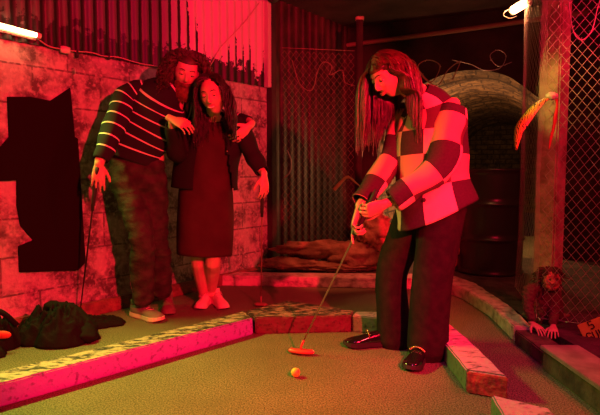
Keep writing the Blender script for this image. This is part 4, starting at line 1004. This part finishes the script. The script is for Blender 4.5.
# putter of the golfer
def putter(name, label, bot, top, hd_dir, m_head, head_m, hl=0.11):
    bot = Vector(bot); top = Vector(top); d = (top-bot).normalized(); hdv = Vector(hd_dir).normalized(); s = Vector((-hdv.y, hdv.x, 0))
    t = thing(name, label, 'putter', (bot.x, bot.y, 0))
    L_ = (top-bot).length
    child(t, 'shaft', Part().add(tube([bot, bot.lerp(top, 0.72), top.lerp(bot, 0.02)], [0.0042, 0.0048, 0.0055], 10)), m_head)
    child(t, 'grip', Part().add(tube([bot.lerp(top, 1-0.27/L_), bot.lerp(top, 1-0.2/L_), top.lerp(bot, 0.03), top], [0.009, 0.0115, 0.014, 0.012], 12)), 'rubber')
    hp = Part(); secs = []
    c0 = Vector((bot.x, bot.y, 0.018)); 
    for k in (-1, -0.9, -0.5, 0, 0.5, 0.9, 1):
        r = 0.013 if abs(k) < 0.95 else 0.008
        secs.append((c0+hdv*k*hl/2-s*0.010*(k*k), r, 0.016+0.006*(1-k*k)))
    hp.add(loft(secs, 14, 3, side=(0, 0, 1))); ho = child(t, 'head', hp, head_m)
    child(t, 'hosel', Part().add(tube([Vector((bot.x, bot.y, 0.022)), bot, bot+d*0.035], [0.007, 0.0065, 0.0062], 10)), head_m, under=ho)
    return t
putter('golf_putter', 'putter with a red head held over the ball by the golfer', shaft_bot+Vector((0.0, 0, 0.012)), shaft_top, (-1, 0.25, 0), 'steel', 'putter', 0.125)
tag(link('golf_ball', Part().add(ball(G(295.5, 377)+Vector((0, 0, 0.0215)), 0.0213, None, 32, 20, lambda p_, d_: p_*(1-0.012*max(0, math.sin(d_.x*40)*math.sin(d_.y*40)*math.sin(d_.z*40))))), 'ball'), 'orange-yellow golf ball on the turf in front of the putter', 'ball')

# ------------------------------------------------------------------ the bearded man
mn = thing('person', 'bearded person with long curly hair in a striped sweater leaning sideways', 'person', (-0.95, 3.36, 0))
hM = Head(P(186, 72, 3.32), (0.22, -0.86, -0.42), (0.26, -0.3, 1), 1.0)
pel = P(137, 172, 3.36); chs = P(154, 118, 3.36); shc = P(163, 96, 3.34); nk = P(176, 91, 3.38)
SR = P(128, 94, 3.30); ER = P(112, 132, 3.16); SLm = P(193, 108, 3.46); ELm = P(222, 118, 3.64); WLm = P(249, 122, 3.52)
ptop = P(97, 172, 3.06); pbot = P(80, 321, 3.24); pbot.z = 0.045; psd = (ptop-pbot).normalized()
WRm = P(99, 164, 3.07)
hands = hand(WRm, (-0.05, -0.06, -1), (-0.35, 0.9, 0), (0.9, 0.2, 0), (12, 22, 18), 1.0, 0.10, (0.5, 0.35))
hW = hand(P(249, 126, 3.44), (-0.55, -0.35, -0.62), (-0.55, 0.7, 0.1), (-0.3, -0.2, 0.8), (22, 28, 20), 0.98, 0.12)
hands += hW
hipR = pel+Vector((-0.075, -0.01, -0.03)); hipL = pel+Vector((0.09, 0.02, -0.03))
kR = P(142, 236, 3.22); aR = P(143, 294, 3.32); kL = P(156, 232, 3.36); aL = P(162, 286, 3.52)
vols = head_volumes(hM, True)+hands+[
    loft([(hM.w(0, -0.03, -0.05), 0.060, 0.062), (nk, 0.062, 0.064), (shc, 0.10, 0.08)], 16, 4),
    loft([(pel, 0.15, 0.11), (pel.lerp(chs, 0.5), 0.14, 0.10), (chs, 0.165, 0.115), (shc, 0.14, 0.08)], 24, 4, side=(1, 0.1, 0)),
    chain([SR+Vector((0.03, 0, 0)), SR, ER, WRm], [0.055, 0.052, 0.042, 0.028]), chain([SLm, ELm, WLm, P(249, 126, 3.44)], [0.052, 0.042, 0.032, 0.026]),
    chain([hipR, kR, aR, aR-Vector((0, 0, 0.05))], [0.085, 0.06, 0.04, 0.036]), chain([hipL, kL, aL, aL-Vector((0, 0, 0.05))], [0.085, 0.06, 0.04, 0.036])]
bM = child(mn, 'body', Part().add(voxel_union(vols, 0.0045, 2)), 'skin')
face_parts(mn, bM, hM, brow='haircurl')
tv = [loft([(pel+Vector((0.01, 0, 0.07)), 0.165, 0.125), (pel, 0.172, 0.135), (pel+Vector((0, 0, -0.09)), 0.165, 0.13)], 28, 4, side=(1, 0.1, 0)),
      loft([(hipR, 0.092, 0.105), (hipR.lerp(kR, 0.5), 0.090, 0.098), (kR, 0.073, 0.08), (aR.lerp(kR, 0.45), 0.074, 0.075), (aR-Vector((0, 0, 0.03)), 0.066, 0.072)], 24, 5, side=(1, 0, 0)),
      loft([(hipL, 0.092, 0.105), (hipL.lerp(kL, 0.5), 0.088, 0.095), (kL, 0.073, 0.08), (aL.lerp(kL, 0.45), 0.074, 0.075), (aL-Vector((0, 0, 0.03)), 0.068, 0.074)], 24, 5, side=(1, 0, 0))]
child(mn, 'trousers', Part().add(voxel_union([x[:2] for x in tv], 0.007, 2, disp=wrinkle(0.013, 13, (0.7, 0.7, 1.6), 9))), 'jeans')
sw = shell([(P(133, 160, 3.36), 0.178, 0.145), (P(139, 143, 3.36), 0.182, 0.145), (P(149, 124, 3.36), 0.192, 0.145), (P(157, 107, 3.35), 0.190, 0.125), (P(164, 94, 3.33), 0.135, 0.095), (P(174, 88, 3.37), 0.078, 0.075)], 44, 6, side=(1, 0.1, -0.28), wr=0.010, wf=9, seed=6)
so = child(mn, 'sweater', Part().add(sw), 'stripe')
child(mn, 'sleeve', Part().add(shell([(WRm.lerp(ER, 0.12), 0.044, 0.044), (WRm.lerp(ER, 0.5), 0.056, 0.056), (ER, 0.066, 0.066), (ER.lerp(SR, 0.5), 0.074, 0.076), (ER.lerp(SR, 0.85), 0.078, 0.08), (SR+Vector((0.05, 0.01, 0.015)), 0.068, 0.07), (SR+Vector((0.11, 0.02, 0.045)), 0.04, 0.05)], 30, 5, wr=0.012, wf=12, seed=1)), 'stripe', under=so)
child(mn, 'sleeve', Part().add(shell([(WLm, 0.042, 0.042), (WLm.lerp(ELm, 0.5), 0.052, 0.052), (ELm, 0.060, 0.060), (ELm.lerp(SLm, 0.6), 0.068, 0.068), (SLm+Vector((-0.05, 0, 0.0)), 0.065, 0.07)], 28, 5, wr=0.01, wf=12, seed=5)), 'stripe', under=so)
shoe(mn, 'shoe', Vector((-1.115, 3.385, 0)), (0.75, -0.52), 0.30, 0.108, 'greyshoe', 'sole', 0.034, label='grey knitted trainer with thick cream sole')
shoe(mn, 'shoe', Vector((-0.93, 3.62, 0)), (0.22, -0.9), 0.28, 0.100, 'redshoe', 'redshoe', 0.03, label='dark trainer')
def stM(i):
    for _ in range(50):
        d_ = Vector((random.gauss(0, 1), random.gauss(-0.2, 1), random.gauss(0.4, 1))).normalized()
        if d_.y < 0.55 and (d_.z > 0.30 or (d_.y < 0.15 and d_.z > -0.45)): return d_
cols = [(nk, 0.075)]
capM = ball(hM.c, (0.079, 0.100, 0.122), hM.ax(), 36, 24, lambda p_, d_: p_ if (d_.z > 0.55 or d_.y < 0.10) and d_.z > -0.55 else p_*0.85)
HM = Part().add((capM[0], capM[1]))
def avM(lp):
    if lp.y > -0.01 and abs(lp.x) < 0.080 and lp.z < 0.06: lp = Vector((math.copysign(0.084, lp.x), min(lp.y, 0.04), lp.z))
    return lp
g_ = grow(hM, 420, lambda d_: 0.25+0.05*random.random(), cols, stM, lambda d_: Vector((1.0*(1 if d_.x > 0.0 else -1), -0.3, 0.2)), 34, curl=0.011, cf=7, r=0.0045, grav=0.22, spread=0.006, avoid=avM, lift=1.08)
HM.add((g_.v, g_.f)); child(mn, 'hair', HM, 'haircurl')
BP = Part().add(ball(hM.w(0, 0.062, -0.108), (0.054, 0.046, 0.055), hM.ax(), 28, 18, lambda p_, d_: p_*(1+0.15*noise.noise(d_*7))))
for i in range(800):
    a = random.uniform(-1, 1); zz = random.uniform(-0.115, -0.045)
    if -0.073 < zz < -0.054 and abs(a) < 0.5: continue
    x = a*0.056; y = 0.106-abs(a)**2*0.055+(0.0 if zz > -0.09 else -0.01); p0 = hM.w(x, y-0.01, zz)
    v = (hM.f*0.25+hM.r*a*0.4-hM.u*1.0).normalized(); ln = 0.055 if zz < -0.07 else 0.020
    a_, b_ = frame(v); ph = random.uniform(0, 6)
    BP.add(tube([p0+v*ln*s+(a_*math.cos(ph+s*5)+b_*math.sin(ph+s*5))*0.003*s+hM.f*0.004 for s in (0, .33, .66, 1)], [0.0032, 0.003, 0.0024, 0.001], 4, False))
child(mn, 'beard', BP, 'beard')
putter('golf_putter', 'dark putter held upright by the bearded person beside the wall', pbot, ptop+psd*0.03, (0.9, -0.4, 0), 'dputter', 'dputter', 0.10)

# ------------------------------------------------------------------ the smiling woman in the dress
wm = thing('person', 'smiling dark-haired person in maroon dress, black jacket and pink sneakers', 'person', (-0.6, 3.58, 0))
hW_ = Head(P(213, 95, 3.26), (-0.10, -0.93, -0.26), (-0.13, 0, 1), 1.02)
pel = P(206, 182, 3.52); chs = P(209, 140, 3.50); shc = P(212, 122, 3.50); nk = P(212, 114, 3.42)
SL_ = P(240, 126, 3.48); EL_ = P(251, 153, 3.50); WL_ = P(264, 174, 3.40); SR_ = P(188, 128, 3.47); ER_ = P(177, 154, 3.36); WR_ = P(172, 121, 3.13)
wtop = P(262.5, 182, 3.38); wbot = P(261, 307, 3.60); wbot.z = 0.045
hands = hand(P(264, 176, 3.39), (0.05, -0.1, -1), (-0.6, 0.75, 0), (-0.9, -0.2, 0.1), (14, 24, 18), 0.92, 0.10, (0.55, 0.35))
hands += hand(P(172, 119, 3.12), (0.78, -0.22, -0.38), (0.1, 0.6, -0.7), (0.1, 0.1, 0.9), (18, 30, 24), 0.92, 0.10)
kA = P(198, 256, 3.52); aA = P(203, 292, 3.66); kB = P(213, 256, 3.46); aB = P(212, 289, 3.66)
hpA = pel+Vector((-0.07, 0, -0.05)); hpB = pel+Vector((0.07, 0, -0.05))
vols = head_volumes(hW_)+hands+[
    loft([(hW_.w(0, -0.03, -0.05), 0.050, 0.053), (nk, 0.050, 0.052), (shc, 0.08, 0.06)], 16, 4),
    loft([(pel, 0.15, 0.115), (pel.lerp(chs, 0.5), 0.12, 0.095), (chs, 0.14, 0.105), (shc+Vector((0, 0, -0.01)), 0.11, 0.06)], 24, 4, side=(1, 0, 0)),
    chain([SL_-Vector((0.03, 0, 0)), SL_, EL_, WL_], [0.046, 0.044, 0.036, 0.024]), chain([SR_+Vector((0.03, 0, 0)), SR_, ER_, WR_], [0.046, 0.044, 0.036, 0.024]),
    chain([hpA, kA, kA.lerp(aA, 0.35), aA, aA-Vector((0, 0, 0.04))], [0.085, 0.052, 0.054, 0.034, 0.034]), chain([hpB, kB, kB.lerp(aB, 0.35), aB, aB-Vector((0, 0, 0.04))], [0.085, 0.052, 0.054, 0.034, 0.034])]
bW = child(wm, 'body', Part().add(voxel_union(vols, 0.0043, 2)), 'skin')
face_parts(wm, bW, hW_, smile=True, brow='hairblack')
dr = shell([(P(204, 254, 3.53), 0.190, 0.150), (P(205, 225, 3.53), 0.190, 0.15), (P(206, 192, 3.52), 0.178, 0.145), (P(207, 168, 3.51), 0.150, 0.13), (P(209, 144, 3.50), 0.160, 0.13), (P(211, 126, 3.49), 0.135, 0.09), (P(212, 119, 3.48), 0.075, 0.07)], 40, 6, side=(1, 0.05, 0), wr=0.012, wf=7, seed=4, aniso=(1.4, 1.4, 0.4))
child(wm, 'dress', Part().add(dr), 'dress')
# open black jacket: tube with the front cut away
jk = shell([(P(205, 188, 3.54), 0.225, 0.175), (P(206, 165, 3.53), 0.215, 0.17), (P(209, 145, 3.51), 0.215, 0.16), (P(211, 128, 3.50), 0.190, 0.125), (P(212, 119, 3.50), 0.12, 0.095), (P(212, 115, 3.49), 0.09, 0.08)], 48, 6, side=(1, 0.05, 0), wr=0.012, wf=9, seed=12)
Vj, Fj, Uj = jk; keepF = []; keepU = []
for q, u in zip(Fj, Uj):
    c = sum((Vj[k] for k in q), Vector())/len(q)
    px = 300+F*c.x/c.y; zt = (c.z-P(0, 190, 3.5).z)/(P(0, 118, 3.5).z-P(0, 190, 3.5).z)
    if c.y < 3.50 and 196-8*(1-zt)+4 < px < 222+12*(1-zt): continue
    keepF.append(q); keepU.append(u)
jo = child(wm, 'jacket', Part().add((Vj, keepF, keepU)), 'jacket')
child(wm, 'sleeve', Part().add(shell([(SL_+Vector((-0.06, 0, 0.012)), 0.05, 0.055), (SL_+Vector((-0.01, 0, -0.01)), 0.064, 0.066), (SL_.lerp(EL_, 0.5), 0.066, 0.066), (EL_, 0.060, 0.060), (EL_.lerp(WL_, 0.5), 0.054, 0.054), (WL_.lerp(EL_, 0.12), 0.044, 0.044)], 28, 5, wr=0.014, wf=13, seed=2)), 'jacket', under=jo)
child(wm, 'sleeve', Part().add(shell([(SR_+Vector((0.06, 0, 0.012)), 0.05, 0.055), (SR_+Vector((0.01, 0, -0.01)), 0.064, 0.066), (SR_.lerp(ER_, 0.5), 0.066, 0.066), (ER_, 0.062, 0.062), (ER_.lerp(WR_, 0.5), 0.054, 0.054), (WR_.lerp(ER_, 0.12), 0.042, 0.042)], 28, 5, wr=0.014, wf=13, seed=7)), 'jacket', under=jo)
jb = BVHTree.FromPolygons([tuple(v) for v in Vj], keepF)
for x, y in ((221, 128), (224, 139), (227, 151), (229, 165), (197, 127), (194, 142)): child(wm, 'button', Part().add(ball(on_coat(x, y, 0.003, jb), (0.006, 0.003, 0.006))), 'button', under=jo)
shoe(wm, 'shoe', Vector((-0.655, 3.74, 0)), (-0.16, -0.95), 0.25, 0.088, 'pinkshoe', 'pinkshoe', 0.026)
shoe(wm, 'shoe', Vector((-0.625, 3.72, 0)), (0.42, -0.80), 0.25, 0.088, 'pinkshoe', 'pinkshoe', 0.026)
capW = ball(hW_.c, (0.080, 0.101, 0.123), hW_.ax(), 36, 24, lambda p_, d_: (p_ if (d_.z > 0.72 or d_.y < 0.12+0.2*max(0, d_.z)) and d_.z > -0.6 else p_*0.85)*0.955)
HW = Part().add((capW[0], capW[1]))
def stW(i):
    for _ in range(50):
        d_ = Vector((random.gauss(0, 1), random.gauss(-0.1, 1), random.gauss(0.4, 1))).normalized()
        if d_.y < 0.60 and (d_.z > 0.45 or (d_.y < 0.15 and d_.z > -0.3)): return d_
def avW(lp):
    if lp.y > -0.02 and abs(lp.x) < 0.074 and lp.z < 0.07: lp = Vector((math.copysign(0.071, lp.x), min(lp.y, 0.008), lp.z))
    return lp
g_ = grow(hW_, 600, lambda d_: 0.31+0.05*random.random(), [(nk, 0.06)], stW, lambda d_: Vector((0.8*(1 if d_.x > -0.1 else -1), -0.4 if d_.y < 0 else -0.1, -0.3)), 30, curl=0.004, cf=2, r=0.0035, grav=0.42, spread=0.002, avoid=avW, lift=1.02)
HW.add((g_.v, g_.f)); child(wm, 'hair', HW, 'hairblack')
putter('golf_putter', 'slim putter held straight down by the person in the dress', wbot, wtop+Vector((0, 0, 0.03)), (1, -0.3, 0), 'rust', 'rust', 0.08)
